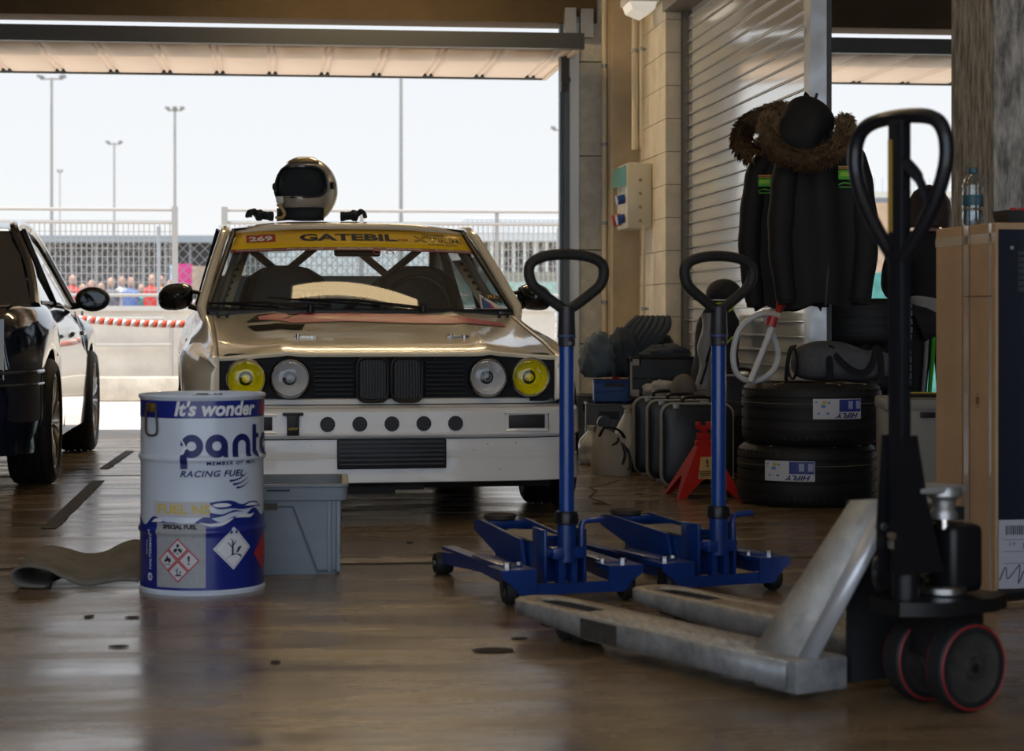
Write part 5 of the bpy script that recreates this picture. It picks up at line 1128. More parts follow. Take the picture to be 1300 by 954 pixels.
# ================= tyres =================
TY = mat('new_tyre', (.007, .007, .008), .6, bump=.2, bscale=50)
def flat_tyre(name, loc, label, ro=.315, wd=.275, sticker=None, group='new tyres', lp=0):
    t = thing(name, label, 'tyre', loc, 0, group)
    tyre_rings(wd, ro, .205, n=72, M=Matrix.Translation((0, 0, wd/2)), grooves=4).build('tread', TY, t)
    m = MB()
    for k in range(60):
        a = 2*PI*k/60
        for z in (wd*.86, wd*.14): m.box(((ro-.006)*math.cos(a), (ro-.006)*math.sin(a), z), (.012, .006, .026), rot=(0, 0, a))
    m.build('shoulder_blocks', TY, t)
    m = MB(); ln = [((ro+.0015)*math.cos(2*PI*k/72), (ro+.0015)*math.sin(2*PI*k/72), wd*.68) for k in range(72)]; m.tube(ln, .0012, 4, closed=True); m.build('paint_line', mat('tyre_yellow_line', (.35, .30, .18), .6), t)
    if sticker is not None:
        s0 = sticker
        def f(e):
            return lambda c: ((ro+e)*math.sin((s0+c[0])/ro), -(ro+e)*math.cos((s0+c[0])/ro), c[1])
        def quad(x0, x1, z0, z1, mt, nm, e):
            m = MB(); m.grid([[f(e)((lerp(x0, x1, i/8), z)) for z in (z0, z1)] for i in range(9)]); return m.build(nm, mt, t)
        zc = wd*.60
        quad(-.115, .115, zc-.045, zc+.045, mat('label_pale', (.50, .50, .55), .4), 'label', .004)
        quad(.002, .112, zc-.012, zc+.042, mat('label_blue', (.02, .03, .22), .4), 'label_panel', .005)
        me = text('HIFLY', .030, bold=.001, sx=1.35, shear=.3)
        put_text(me, mat('label_navy', (.01, .01, .12), .4), t, f=lambda c: f(.006)((.045-c.x, zc-.028-c.y)))
        for (x, z, r_) in ((-.07, .012, .010), (-.09, -.02, .006), (-.05, -.02, .007), (-.045, .028, .006), (-.10, .03, .005)): quad(x-r_, x+r_, zc+z-r_*.7, zc+z+r_*.7, mat('label_blue_light', (.08, .25, .45), .4), 'label_dot', .005)
        quad(-.075, -.055, zc+.022, zc+.036, mat('label_orange', (.5, .35, .05), .4), 'label_dot', .005)
        quad(.085, .108, zc+.0, zc+.035, mat('label_text_pale', (.3, .32, .5), .4), 'label_box', .006); quad(.045, .068, zc+.0, zc+.035, mat('label_text_pale', (.3, .32, .5), .4), 'label_box', .006)
    for a0 in (1.0, 2.1, 3.9, 4.9, 5.4):
        m = MB(); m.tube([(.20*math.cos(a0), .20*math.sin(a0), wd+.001), (.30*math.cos(a0+.1), .30*math.sin(a0+.1), wd-.004)], .003, 5)
        m.build('paint_mark', mat('tyre_yellow_line', (.35, .30, .18), .6), t)
    return t
tx = lambda px, D: (px-650)/F*D
flat_tyre('tyre', (tx(1024, 9.14), 9.14, 0), 'new black tyre with label sticker, bottom one of the stack of two', sticker=-.125)
flat_tyre('tyre', (tx(1030, 9.12), 9.12, .278), 'new black tyre with label sticker and yellow marks, topmost of the stack of two', sticker=.075)
def plain_tyre(loc, label):
    t = thing('tyre', label, 'tyre', loc, 0, 'dark tyres behind the holdall')
    tyre_rings(.235, .305, .205, n=60, M=Matrix.Translation((0, 0, .1175)), grooves=4).build('tread', TY, t); return t
for k, lb in enumerate(('dark tyre lowest in the stack behind the grey holdall', 'dark tyre second from the floor in the stack behind the grey holdall', 'dark tyre second from top in the stack behind the grey holdall', 'dark tyre topmost of the stack under the hanging coats')):
    plain_tyre((tx(1078, 10.25)+.004*k, 10.25, k*.236), lb)
# ---------- grey holdall on the tyres ----------
GF = mat('grey_marl_fabric', (.10, .10, .105), .9, var=.2, vscale=60, bump=.2, bscale=150); BF = mat('black_webbing', (.007, .007, .009), .85)
bag = thing('holdall_bag', 'grey marl holdall with black handles lying on the stacked tyres', 'bag', (tx(1068, 9.15), 9.15, .556), R(4))
m = MB(); rows = []
for i in range(25):
    x = -.235+.47*i/24; e = (1-abs(x/.235)**6)**.5 if abs(x) < .235 else 0; e = max(e, .05); ht = .165+.02*math.cos(x*9+.6)-.02*smooth(x, -.02, .10)*(1-smooth(x, .12, .22))
    rows.append([Vector((x, .13*e*math.copysign(abs(math.cos(a))**.7, math.cos(a)), max(0, ht/2+ht/2*e*math.copysign(abs(math.sin(a))**.75, math.sin(a))+.005*noise.noise(Vector((x*14, a*2, 0)))))) for a in [2*PI*j/28 for j in range(28)]])
m.grid(rows, cv=True); m.build('bag_body', GF, bag, sub=1)
for x in (-.235, .235):
    m = MB(); m.tube([(x*.97, .10*math.cos(a), .085+.075*math.sin(a)) for a in [2*PI*k/24 for k in range(24)]], .006, 6, closed=True); m.build('piping', BF, bag)
for y in (-.10, .10):
    m = MB(); m.tube(cmr([(-.08, y*1.32, .01), (-.085, y*1.33, .09), (-.075, y*1.05, .155), (-.04, y*1.35, .10), (.02, y*1.5, .05), (.08, y*1.45, .045), (.12, y*1.30, .10), (.14, y*1.0, .16), (.15, y*1.33, .09), (.15, y*1.32, .01)], 4), .016, 6, flat=.3, up=(0, 1, 0)); m.build('handle', BF, bag)
m = MB(); m.tube(cmr([(-.225, -.05, .165), (-.26, -.08, .12), (-.275, -.10, .04), (-.27, -.06, .005)], 4), .012, 6, flat=.3); m.build('shoulder_strap', BF, bag)
# ---------- clear hose with red fittings ----------
HZ = mat('clear_hose', (.55, .58, .60), .25, alpha=.72, coat=.5); RDP = mat('red_plastic', (.40, .015, .015), .35, coat=.3)
hose = thing('siphon_hose', 'clear looped fuel hose with red fittings standing on the tyres', 'hose', (tx(960, 8.98), 8.98, .566))
hp_ = lambda px, py, d=0: Vector((tx(px, 8.98+d)-tx(960, 8.98), d, H-(py-HY)/F*(8.98+d)-.556))
m = MB(); m.tube(cmr([hp_(984, 402), hp_(962, 403), hp_(940, 420), hp_(931, 450), hp_(936, 478), hp_(958, 487, .02), hp_(981, 474, .04), hp_(988, 452, .04), hp_(980, 425, .03), hp_(968, 398, .02)], 6), .0135, 12); m.build('hose_loop', HZ, hose)
m = MB(); m.tube([hp_(983, 410, .0), hp_(968, 450, -.02), hp_(952, 488, -.04)], .0135, 12); m.build('stem', mat('stem_white', (.55, .56, .56), .35), hose)
m = MB(); m.tube([hp_(968, 400), hp_(990, 403)], .017, 12); m.build('pump_body', mat('pump_cream', (.50, .46, .42), .4), hose)
m = MB(); m.tube([hp_(982, 405), hp_(978, 417)], [.024, .026], 14); m.build('cap', RDP, hose)
m = MB(); m.tube([hp_(988, 400), hp_(991, 391), hp_(994, 380)], [.014, .020, .030], 14); m.build('nozzle', RDP, hose)

# ---------- red axle stand ----------
ax = thing('axle_stand', 'red steel axle stand with yellow warning label beside black cases', 'axle stand', (tx(893, 9.45), 9.45, 0), R(8))
m = MB(); b_, t2, hh = .155, .035, .235
for k in range(4):
    Mk = Matrix.Rotation(R(90*k), 4, 'Z')
    P_ = lambda x, z: Mk @ Vector((x*lerp(1, t2/b_, z/hh), -lerp(b_, t2, z/hh), z))
    poly = [P_(-b_, 0), P_(-b_, .012), P_(-b_, hh), P_(b_, hh), P_(b_, .012), P_(b_, 0), P_(b_*.80, 0), P_(b_*.35, .075), P_(0, .10), P_(-b_*.35, .075), P_(-b_*.80, 0)]
    q = [m.bm.verts.new(p) for p in poly]
    for f_ in ((0, 1, 10), (1, 9, 10), (1, 2, 9), (2, 8, 9), (2, 3, 8), (3, 7, 8), (3, 4, 7), (4, 6, 7), (4, 5, 6)): m.bm.faces.new([q[i] for i in f_])
RS = mat('axle_stand_red', (.34, .012, .008), .7, spec=.2)
m.build('base', RS, ax, solid=.006, flat=True)
m = MB(); m.b2((-.036, -.036, .225), (.036, .036, .265), bevel=.006); m.b2((-.028, -.028, .26), (.028, .028, .30), bevel=.004); m.build('collar', RS, ax)
m = MB(); m.b2((-.014, -.018, .26), (.014, .018, .335)); m.b2((-.034, -.028, .325), (-.018, .028, .352)); m.b2((.018, -.028, .325), (.034, .028, .352)); m.b2((-.03, -.028, .315), (.03, .028, .328)); m.build('ratchet_head', RS, ax)
m = MB(); m.grid([[Vector((x*lerp(1, t2/b_, z/hh), -lerp(b_, t2, z/hh)-.005, z)) for z in (.09, .19)] for x in (-.075+.0, .075)]); m.build('warning_label', mat('label_dull_yellow', (.42, .26, .08), .6), ax)
put_text(text('!', .05, bold=.002), BLACKP, ax, M=Matrix.Translation((0, -.082, .16)) @ Matrix.Rotation(R(63), 4, 'X'))
for z in (.105, .115, .125): MB().b2((-.045, -.118+(z-.105)*.5, z), (.045, -.112+(z-.105)*.5, z+.003)).build('label_text', BLACKP, ax)

# ---------- black hard cases with pale rims ----------
CB = mat('case_black', (.007, .008, .010), .4, bump=.1, bscale=20); CR = mat('case_rim', (.34, .32, .30), .5, var=.15, vscale=20)
def case(px, D, label, rz=R(4), w_=.36, h_=.43, d_=.12):
    t = thing('hard_case', label, 'case', (tx(px, D)+w_/2, D+d_/2, 0), rz, 'upright black hard cases')
    m = MB(); m.prism(rrect(-w_/2+.003, w_/2-.003, .009, h_-.017, .05), -d_*.17, d_*.17, M=XZ); m.build('rim_core', CB, t)
    for s in (-1, 1):
        m = MB(); pr0 = rrect(-w_/2+.006, w_/2-.006, .014, h_-.022, .05, 6); pr1 = rrect(-w_/2+.03, w_/2-.03, .035, h_-.045, .05, 6)
        a = [Vector((x, s*d_*.18, z)) for x, z in pr0]; b = [Vector((x, s*d_*.40, z)) for x, z in rrect(-w_/2+.008, w_/2-.008, .015, h_-.024, .05, 6)]; c = [Vector((x, s*d_*.5, z)) for x, z in pr1]
        vs = m.grid([a, b, c], cv=True); m.bm.faces.new(vs[-1]); m.build('shell', CB, t, ang=50)
    for s_ in (-1, 1):
        m = MB(); m.tube([(x, s_*d_*.17, z) for x, z in rrect(-w_/2, w_/2, .006, h_-.014, .055, 6)], .005, 8, closed=True); m.build('pale_rim', CR, t)
    m = MB(); m.tube(cmr([(-.07, 0, h_-.015), (-.06, 0, h_+.016), (.06, 0, h_+.016), (.07, 0, h_-.015)], 4), .010, 8); m.build('handle', BLKM, t)
    for s in (-1, 1): MB().b2((s*.11-.018, -d_/2+.005, h_-.05), (s*.11+.018, -d_/2+.03, h_-.012), bevel=.003).build('latch', mat('latch_grey', (.2, .2, .2), .4, .6), t)
    for s in (-1, 1): MB().b2((s*.12-.02, -d_*.3, 0), (s*.12+.02, d_*.3, .012)).build('foot', CR, t)
case(840, 9.92, 'black hard case with pale rim, nearest of three upright cases')
case(822, 10.30, 'black hard case with pale rim, middle of three upright cases')
case(805, 10.68, 'black hard case with pale rim, furthest of three upright cases')
case(907, 10.62, 'taller black hard case with pale rim standing behind the axle stand', h_=.55, w_=.26)

# ---------- crates ----------
def crate(loc, sz, mt, label, rz=0, slots=5, group=None, rim=.02):
    t = thing('plastic_crate', label, 'crate', loc, rz, group); w_, d_, h_ = sz
    m = MB()
    for a, b in (((-w_/2, -d_/2, 0), (w_/2, -d_/2+.008, h_)), ((-w_/2, d_/2-.008, 0), (w_/2, d_/2, h_)), ((-w_/2, -d_/2, 0), (-w_/2+.008, d_/2, h_)), ((w_/2-.008, -d_/2, 0), (w_/2, d_/2, h_)), ((-w_/2, -d_/2, 0), (w_/2, d_/2, .01))): m.b2(a, b)
    m.build('shell', mt, t, weld=False)
    m = MB(); m.tube([(x, y, h_-.008) for x, y in rrect(-w_/2, w_/2, -d_/2, d_/2, .012, 3)], .009, 6, closed=True); m.tube([(x, y, h_*.5) for x, y in rrect(-w_/2, w_/2, -d_/2, d_/2, .012, 3)], .004, 6, closed=True); m.build('rim', mt, t)
    for k in range(slots+1):
        x = -w_/2+w_*k/slots; MB().b2((x-.006, -d_/2-.006, .0), (x+.006, -d_/2+.002, h_)).build('rib', mt, t)
    MB().b2((-.06, -d_/2-.008, h_*.72), (.06, -d_/2-.001, h_*.86)).build('hand_hole', BLACKP, t)
    return t
GC = mat('grey_crate', (.13, .15, .17), .6); BC = mat('blue_crate', (.012, .07, .30), .45); KC = mat('black_crate', (.007, .008, .010), .45)
crate((tx(772, 11.9), 11.95, 0), (.26, .30, .335), GC, 'grey plastic crate under the blue crate beside the wall', slots=4)
crate((tx(779, 11.9), 11.93, .338), (.235, .28, .135), BC, 'bright blue plastic crate stacked on the grey crate', slots=4)
crate((tx(752, 12.5), 12.6, 0), (.18, .22, .36), GC, 'dark grey crate with blue contents behind the clear plastic bag', slots=3)
crate((tx(845, 11.75), 11.75, 0), (.36, .34, .365), GC, 'grey crate hidden low behind the hard cases, under the black crate', slots=4)
bc = crate((tx(838, 11.7), 11.68, .368), (.36, .34, .25), KC, 'black plastic crate with pale corner stickers, heaped with dark clothes', slots=7)
MB().b2((-.184, -.176, .20), (-.125, -.171, .24)).build('corner_sticker', CR, bc); MB().b2((-.184, -.176, .02), (-.135, -.171, .06)).build('corner_sticker', CR, bc); MB().b2((-.187, -.178, .03), (-.175, -.172, .22)).build('corner_strip', CR, bc)
t = thing('air_hose_reel', 'small red funnel poking out of the blue crate', 'funnel', (tx(770, 11.85), 11.85, .35), 0)
t.name = 'red_funnel'
m = MB(); m.lathe([(.012, 0), (.015, .06), (.040, .11), (.045, .125), (.042, .125), (.036, .11)], 20, M=Matrix.Rotation(.5, 4, 'Y') @ Matrix.Translation((0, 0, 0.03))); m.build('cone', mat('dull_red', (.25, .03, .03), .5), t)

# ---------- clothes, bags ----------
CL = [mat('cloth_navy', (.035, .048, .068), .85, bump=.5, bscale=25), mat('cloth_black', (.020, .021, .025), .85, bump=.5, bscale=25), mat('cloth_slate', (.10, .14, .18), .75, bump=.5, bscale=25)]
def heap(px, py, D, w_, d_, h_, mt, label, seed, cat='clothes', name='jacket', group=None, rz=0):
    o = lumpy(name, mt, label, cat, (0, 0, 0), (1, 1, 1), seed=seed, seg=44, flatb=False)
    me = o.data
    for v in me.vertices:
        q = v.co.copy(); n_ = noise.noise(Vector((q.x*1.8+seed, q.y*1.8, q.z*1.8)))*.35; r2 = abs(noise.noise(Vector((q.x*3+seed*2, q.z*6+q.x*3, q.y*2))))*.28
        q = q.normalized()*(.88+n_*.6+r2); v.co = (q.x*w_/2, q.y*d_/2, max(-h_*.30, q.z*h_/2)+h_*.30)
    o.location = (tx(px, D), D, H-(py-HY)/F*D); o.rotation_euler.z = rz
    return o
heap(758, 479, 11.95, .24, .26, .34, CL[2], 'slate blue jacket crumpled at the left end of the clothes heap', 3)
heap(791, 479, 12.02, .20, .24, .38, CL[0], 'navy jacket folded over at the middle of the clothes heap', 5)
heap(824, 474, 12.25, .30, .26, .40, CL[1], 'black jacket with quilted ridges at the right end of the clothes heap', 8)
heap(845, 459, 11.65, .30, .26, .13, CL[0], 'small dark garment lying on the black crate', 11)
m = MB()
for k in range(7): m.tube(cmr([(-.13+.02*k, -.16, .02), (-.10+.035*k, -.19, .12), (-.04+.04*k, -.15, .22), (.03+.03*k, -.05, .28)], 4), .022, 8)
o = m.build('padded_trousers', CL[0]); o.location = (tx(806, 12.0), 12.22, .56); tag(o, 'dark padded trousers draped in ridges over the middle of the clothes heap', 'clothes')
PB_ = mat('clear_plastic_bag', (.58, .60, .62), .25, alpha=.75, coat=.6, bump=.6, bscale=14)
def sack(px, D, w_, h_, mt, label, seed, name, cat, top=None):
    t = thing(name, label, cat, (tx(px, D), D, 0), seed)
    m = MB(); rows = []
    for i in range(15):
        z = i/14; rr_ = interp([(0, .88), (.12, 1.05), (.4, 1.02), (.62, .78), (.78, .45), (.9, .16), (.93, .13), (1, .36)], z)*(1+.10*noise.noise(Vector((seed*3, z*7, 0))))
        rows.append([Vector((w_/2*rr_*math.cos(a)*(1+.30*noise.noise(Vector((math.cos(a)*2.5+seed, math.sin(a)*2.5, z*5)))+.07*math.sin(a*9+seed)*(z > .4)), w_*.42*rr_*math.sin(a)*(1+.16*noise.noise(Vector((math.cos(a)*2, seed+math.sin(a)*2, z*3)))), z*h_)) for a in [2*PI*j/36 for j in range(36)]])
    vs = m.grid(rows, cv=True); m.bm.faces.new(vs[0]); m.build('bag_body', mt, t, ang=70)
    m = MB(); m.tube([(w_/2*.18*math.cos(a), w_/2*.16*math.sin(a), h_*.91) for a in [2*PI*k/12 for k in range(12)]], .006, 6, closed=True); m.build('tie', mt, t)
    return t
sack(750, 11.5, .19, .22, PB_, 'clear plastic bag of rubbish on the floor beside the front tyre', 1.3, 'plastic_bag', 'bag')
sack(797, 10.98, .20, .36, mat('pale_plastic', (.45, .44, .42), .35, coat=.5, bump=.5, bscale=12), 'pale knotted plastic sack standing behind the patterned canvas bag', 2.1, 'plastic_sack', 'bag')
cb = thing('canvas_bag', 'cream canvas bag with black zebra stripes slumped on the floor', 'bag', (tx(777, 10.72), 10.72, 0), .3)
m = MB(); rows = []
for i in range(13):
    z = i/12; rr_ = interp([(0, .9), (.2, 1.0), (.6, .85), (.9, .60), (1, .55)], z)
    rows.append([Vector((.115*rr_*math.cos(a)-.02*z, .09*rr_*math.sin(a)*(1+.1*math.sin(3*a+z*4)), z*.235-.03*z*math.cos(a))) for a in [2*PI*j/32 for j in range(32)]])
vs = m.grid(rows, cv=True); m.bm.faces.new(vs[0]); m.build('bag_body', mat('canvas', (.42, .38, .31), .9, bump=.2, bscale=80), cb, ang=70)
for k, (a0, z0, a1, z1, wd_) in enumerate(((-1.3, .06, -.9, .19, .020), (-.9, .03, -.5, .17, .022), (-.35, .02, -.2, .19, .02), (-1.7, .16, -1.1, .215, .018))):
    m = MB(); pts = []
    for i in range(8):
        t_ = i/7; a = lerp(a0, a1, t_)+.15*math.sin(t_*PI); z = lerp(z0, z1, t_); rr_ = interp([(0, .9), (.2, 1.0), (.6, .85), (.9, .60), (1, .55)], z/.235)*1.03
        pts.append((.115*rr_*math.cos(a)-.02*z/.235, .09*rr_*math.sin(a)*(1+.1*math.sin(3*a+z/.235*4)), z-.03*(z/.235)*math.cos(a)))
    m.tube(pts, [wd_*.3]+[wd_*.6]*6+[wd_*.2], 8, flat=.4); m.build('zebra_stripe', BLACKP, cb)
m = MB(); m.tube(cmr([(-.09, -.05, .21), (-.07, -.09, .26), (.0, -.10, .245), (.05, -.06, .20)], 5), .010, 6, flat=.4); m.build('handle', BF, cb)
t = thing('work_lamp', 'black round-headed stand lamp between the plastic bag and canvas bag', 'lamp', (tx(767, 11.25), 11.25, 0), 0)
MB().cyl((0, 0, 0), (0, 0, .015), .05, n=20).build('base', BLKM, t); MB().tube(cmr([(0, 0, .01), (.01, 0, .12), (0, 0, .22)], 4), .016, 8).build('stem', BLKM, t)
m = MB(); m.cyl((0, -.03, .25), (0, .03, .25), .04, n=20); m.build('lamp_head', BLKM, t)
# rucksack hanging against the shutter and a black cap
rs = thing('rucksack', 'grey and black rucksack with neon piping leaning against the shutter', 'rucksack', (tx(908, 10.95), 11.02, .38), R(6))
rsh = MB(); rows = []
for i in range(17):
    z = i/16; wv = interp([(0, .10), (.1, .125), (.5, .13), (.8, .105), (1, .05)], z); dv = interp([(0, .07), (.3, .10), (.8, .07), (1, .03)], z)
    rows.append([Vector((wv*math.copysign(abs(math.cos(a))**.8, math.cos(a))+.012*math.sin(z*11+a*3)+.03*z, dv*math.sin(a), z*.56)) for a in [2*PI*j/28 for j in range(28)]])
vs = rsh.grid(rows, cv=True); rsh.bm.faces.new(vs[0]); rsh.bm.faces.new(vs[-1]); rsh.build('main_compartment', CL[1], rs, ang=70)
m = MB(); rows = []
for i in range(14):
    z = i/13; rows.append([Vector((-.075+.035*z+.045*math.cos(a)*(1+.25*math.sin(z*13)), -.075+.045*math.sin(a), .02+z*.47)) for a in [2*PI*j/16 for j in range(16)]])
vs = m.grid(rows, cv=True); m.bm.faces.new(vs[0]); m.bm.faces.new(vs[-1]); m.build('side_pocket', mat('silver_grey_nylon', (.22, .23, .25), .5, bump=.5, bscale=20), rs, ang=70)
NE = mat('neon_yellow', (.45, .60, .02), .6)
m = MB(); m.tube(cmr([(-.03, -.12, .53), (.0, -.12, .545), (.04, -.115, .54)], 3), .006, 6); m.tube(cmr([(.0, -.115, .28), (.04, -.12, .32), (.08, -.115, .36)], 3), .005, 6); m.tube(cmr([(.06, -.11, .50), (.09, -.11, .52)], 3), .006, 6); m.build('neon_piping', NE, rs)
for k in range(3): m = MB(); m.tube(cmr([(-.10+.03*k, -.12, .10+.12*k), (-.07+.03*k, -.13, .2+.12*k), (-.05+.03*k, -.12, .28+.08*k)], 4), .006, 6); m.build('strap', BF, rs)
cap = thing('baseball_cap', 'black peaked cap perched on top of the rucksack', 'hat', (tx(922, 10.9), 11.02, .945), R(-15))
m = MB(); m.ell((0, 0, .03), (.10, .11, .085), 24, 14); m.move(lambda c: (c.x, c.y, max(c.z, .0))); m.build('crown', CL[1], cap)
m = MB(); m.grid([[Vector((-.09-.09*j/4*math.cos(a)*1.0, .085*math.sin(a)*(1-.1*j/4), .012-.012*j/4)) for a in [R(-75+150*i/10) for i in range(11)]] for j in range(5)]); m.build('peak', CL[1], cap, solid=.005)
gc = thing('baseball_cap', 'brownish grey cap lying on the furthest hard case', 'hat', (tx(868, 10.7), 10.72, .447), R(20))
m = MB(); m.ell((0, 0, .0), (.07, .08, .095), 24, 14); m.move(lambda c: (c.x, c.y, max(c.z, .0))); m.build('crown', mat('taupe_cloth', (.13, .115, .10), .9, bump=.2, bscale=80), gc)
m = MB(); m.grid([[Vector((.06+.07*j/3*math.cos(a), .07*math.sin(a), .01)) for a in [R(-70+140*i/8) for i in range(9)]] for j in range(4)]); m.build('peak', mat('taupe_cloth', (.13, .115, .10), .9), gc, solid=.005)
heap(925, 545, 10.25, .20, .18, .20, CL[1], 'black fabric bag wedged behind the hard cases, under the rucksack', 14, 'bag', 'soft_bag')
heap(842, 508, 11.15, .24, .18, .14, mat('pale_sheet', (.30, .31, .33), .7, bump=.4, bscale=20), 'pale plastic sheet scrunched on the cases below the black crate', 17, 'sheet', 'plastic_sheet')

# ---------- hanging coats with fur hoods ----------
CK = mat('coat_black', (.006, .006, .008), .75, bump=.35, bscale=14); FUR = mat('fur_brown', (.36, .23, .12), .85, var=.6, vscale=25); FURD = mat('fur_dark', (.10, .065, .035), .9)
GRN = mat('logo_green', (.08, .42, .03), .6)
def coat(px, D, label, rz, seed, ring, hood, zoff=0, sx=1.0):
    t = thing('hooded_coat', label, 'coat', (tx(px, D), D, .90+zoff), rz, 'black fur-hooded coats on the shutter post')
    m = MB(); rows = []
    for i in range(33):
        z = i/32; hw = sx*interp([(0, .165), (.08, .185), (.4, .20), (.72, .180), (.88, .145), (.96, .09), (1, .04)], z); dp = interp([(0, .075), (.5, .095), (.85, .08), (1, .04)], z)
        rows.append([Vector((hw*math.cos(a)*(1+.05*math.sin(a*5+seed+z*2)), dp*math.sin(a)*(1+.2*math.sin(a*6+seed*2+z*1.5)), z*.78+.015*math.sin(a*4+seed)*(1-z))) for a in [2*PI*j/56 for j in range(56)]])
    vs = m.grid(rows, cv=True); m.bm.faces.new(vs[-1]); m.build('coat_body', CK, t, ang=70)
    for s in (-1, 1):
        m = MB(); pts = cmr([(s*.10*sx, .0, .69), (s*.150*sx, -.015, .63), (s*.178*sx, -.035, .46), (s*.190*sx, -.05, .25), (s*.165*sx, -.055, .03)], 6); n_ = len(pts)
        m.tube(pts, [interp([(0, .045), (.15, .058), (.6, .058), (1, .045)], i/(n_-1))*(1+.04*math.sin(i*1.3+seed)) for i in range(n_)], 18); m.build('sleeve', CK, t, ang=70)
        m = MB(); m.tube([(s*.165*sx, -.055, .035), (s*.163*sx, -.057, .008)], .040, 16); m.build('cuff', BF, t)
    m = MB(); m.tube([(0.02*math.sin(z*3), -.098+.012*z, z*.75) for z in [k/10 for k in range(9)]], .005, 6); m.build('zip', mat('zip_grey', (.05, .05, .055), .5, .3), t)
    hc, hr = hood
    m = MB(); m.ell(hc, hr, 32, 22)
    m.move(lambda c: (c.x+.012*math.sin(c.z*24)+(.02 if c.z > hc[2] else 0)*math.sin(c.z*9), c.y+.012*math.sin(c.x*30), c.z-.05*max(0, c.x-hc[0]))); m.build('hood', CK, t)
    ring = cmr(ring, 6)
    m = MB(); m.tube(ring, [.032]*len(ring), 12); m.build('fur_base', FURD, t)
    m = MB(); rr_ = random.Random(seed)
    for k in range(5200):
        i = rr_.randrange(len(ring)-1); p = lerp(ring[i], ring[i+1], rr_.random()); tg = (ring[i+1]-ring[i]).normalized()
        d = Vector((rr_.gauss(0, 1), rr_.gauss(0, 1)-.4, rr_.gauss(0, 1))); d = (d-tg*d.dot(tg)*.8).normalized(); L_ = rr_.uniform(.018, .036); sd = d.cross(tg).normalized()*.0022; b0 = p+d*.027
        tip = b0+(d+tg*rr_.gauss(0, .35))*L_+Vector((0, 0, -.008)); md = b0+d*L_*.55
        m.bm.faces.new([m.bm.verts.new(q) for q in (b0-sd, b0+sd, md+sd*.8, tip, md-sd*.8)])
    f_ = m.build('fur_trim', FUR, t, weld=False)
    f_['kind'] = 'stuff'; f_['label'] = 'brown fur trim'
    return t
c1 = coat(1042, 8.80, 'black coat with brown fur hood and green badge, front one on the shutter post', R(4), 2,
          [(-.225, .02, .83), (-.245, -.04, .775), (-.235, -.09, .71), (-.185, -.125, .655), (-.10, -.145, .635), (-.01, -.14, .655), (.06, -.11, .705), (.10, -.06, .77), (.10, .0, .82)], ((-.085, .02, .765), (.135, .12, .165)))
c2 = coat(1002, 9.20, 'black coat with fur hood, half hidden behind the front coat', R(-14), 5,
          [(-.16, -.06, .70), (-.20, -.07, .735), (-.215, -.07, .785), (-.19, -.06, .845), (-.12, -.04, .89), (-.04, .0, .915), (.03, .03, .90)], ((-.06, .03, .78), (.11, .09, .12)), -.01, .92)
def badge(t, x, z, y, ry=0, sc_=1):
    M_ = Matrix.Translation((x, y, z)) @ Matrix.Rotation(ry, 4, 'Z') @ XZ @ Matrix.Scale(sc_, 4)
    m = MB(); m.prism(rrect(-.034, .034, -.018, .022, .004, 2), 0, .002, M=M_); m.build('badge', GRN, t)
    m = MB(); m.prism([(-.028, -.004), (.028, -.004), (.022, .014), (-.022, .014)], .002, .003, M=M_); m.build('badge_band', mat('logo_lime', (.30, .55, .04), .6), t)
    m = MB(); m.prism([(-.034, -.040), (-.01, -.030), (.01, -.032), (.034, -.040), (.034, -.044), (.01, -.037), (-.01, -.035), (-.034, -.044)], 0, .002, M=M_); m.prism([(-.030, -.050), (.030, -.050), (.030, -.054), (-.030, -.054)], 0, .002, M=M_); m.build('badge_car', GRN, t)
    m = MB(); m.prism([(-.034, .026), (.034, .026), (.034, .030), (-.034, .030)], 0, .002, M=M_); m.prism([(-.034, .034), (.034, .034), (.034, .040), (-.034, .040)], 0, .002, M=M_); m.build('badge_lines', mat('badge_orange', (.55, .30, .08), .6), t)
badge(c1, .085, .57, -.112, .12); badge(c2, -.10, .575, -.112, -.2, .9)
MB().tube([(0, .10, .90), (-.06, .04, .945), (-.08, .0, .91)], .006, 6).build('hanging_loop', BF, c1); MB().tube([(0, .10, .88), (-.03, .04, .91), (-.04, .0, .88)], .006, 6).build('hanging_loop', BF, c2)

# ---------- electrical socket box on the block wall ----------
eb = thing('socket_box', 'cream electrical socket box with green window and blue and red sockets', 'electrical box', (0, 0, 0)); eb.rotation_euler.z = PHI
EBM = mat('box_cream', (.60, .57, .45), .5, coat=.2)
uf, vf_, vb_ = 2.431, 13.02, 13.42
def zz(py, v): return H+(HY-py)/F*(v/1.0)
zt_, zb_ = H+(HY-205)/F*13.1, H+(HY-289)/F*13.1
uo = UV(796, vf_)
m = MB(); m.b2((uo, vf_, zb_), (uf-.002, vb_, zt_), bevel=.012); m.build('housing', EBM, eb)
m = MB(); m.prism([(uo+.0, zt_-.01), (uo-.035, zt_-.03), (uo-.045, zt_-.10), (uo-.045, zt_-.155), (uo, zt_-.155)], -vb_+.04, -vf_-.03, M=XZ); m.build('green_window', mat('green_window', (.10, .38, .32), .15, coat=.6), eb)
for k, (z, c_) in enumerate(((zb_+.20, 'b'), (zb_+.07, 'b'))):
    m = MB(); m.cyl((uo, vf_+.09, z), (uo-.05, vf_+.09, z-.012), .030, n=18); m.build('socket', mat('socket_blue', (.02, .06, .30), .4), eb)
    m = MB(); m.cyl((uo-.05, vf_+.09, z-.012), (uo-.056, vf_+.09, z-.013), .035, n=18); m.build('socket_lid', mat('socket_pale', (.4, .45, .55), .4), eb)
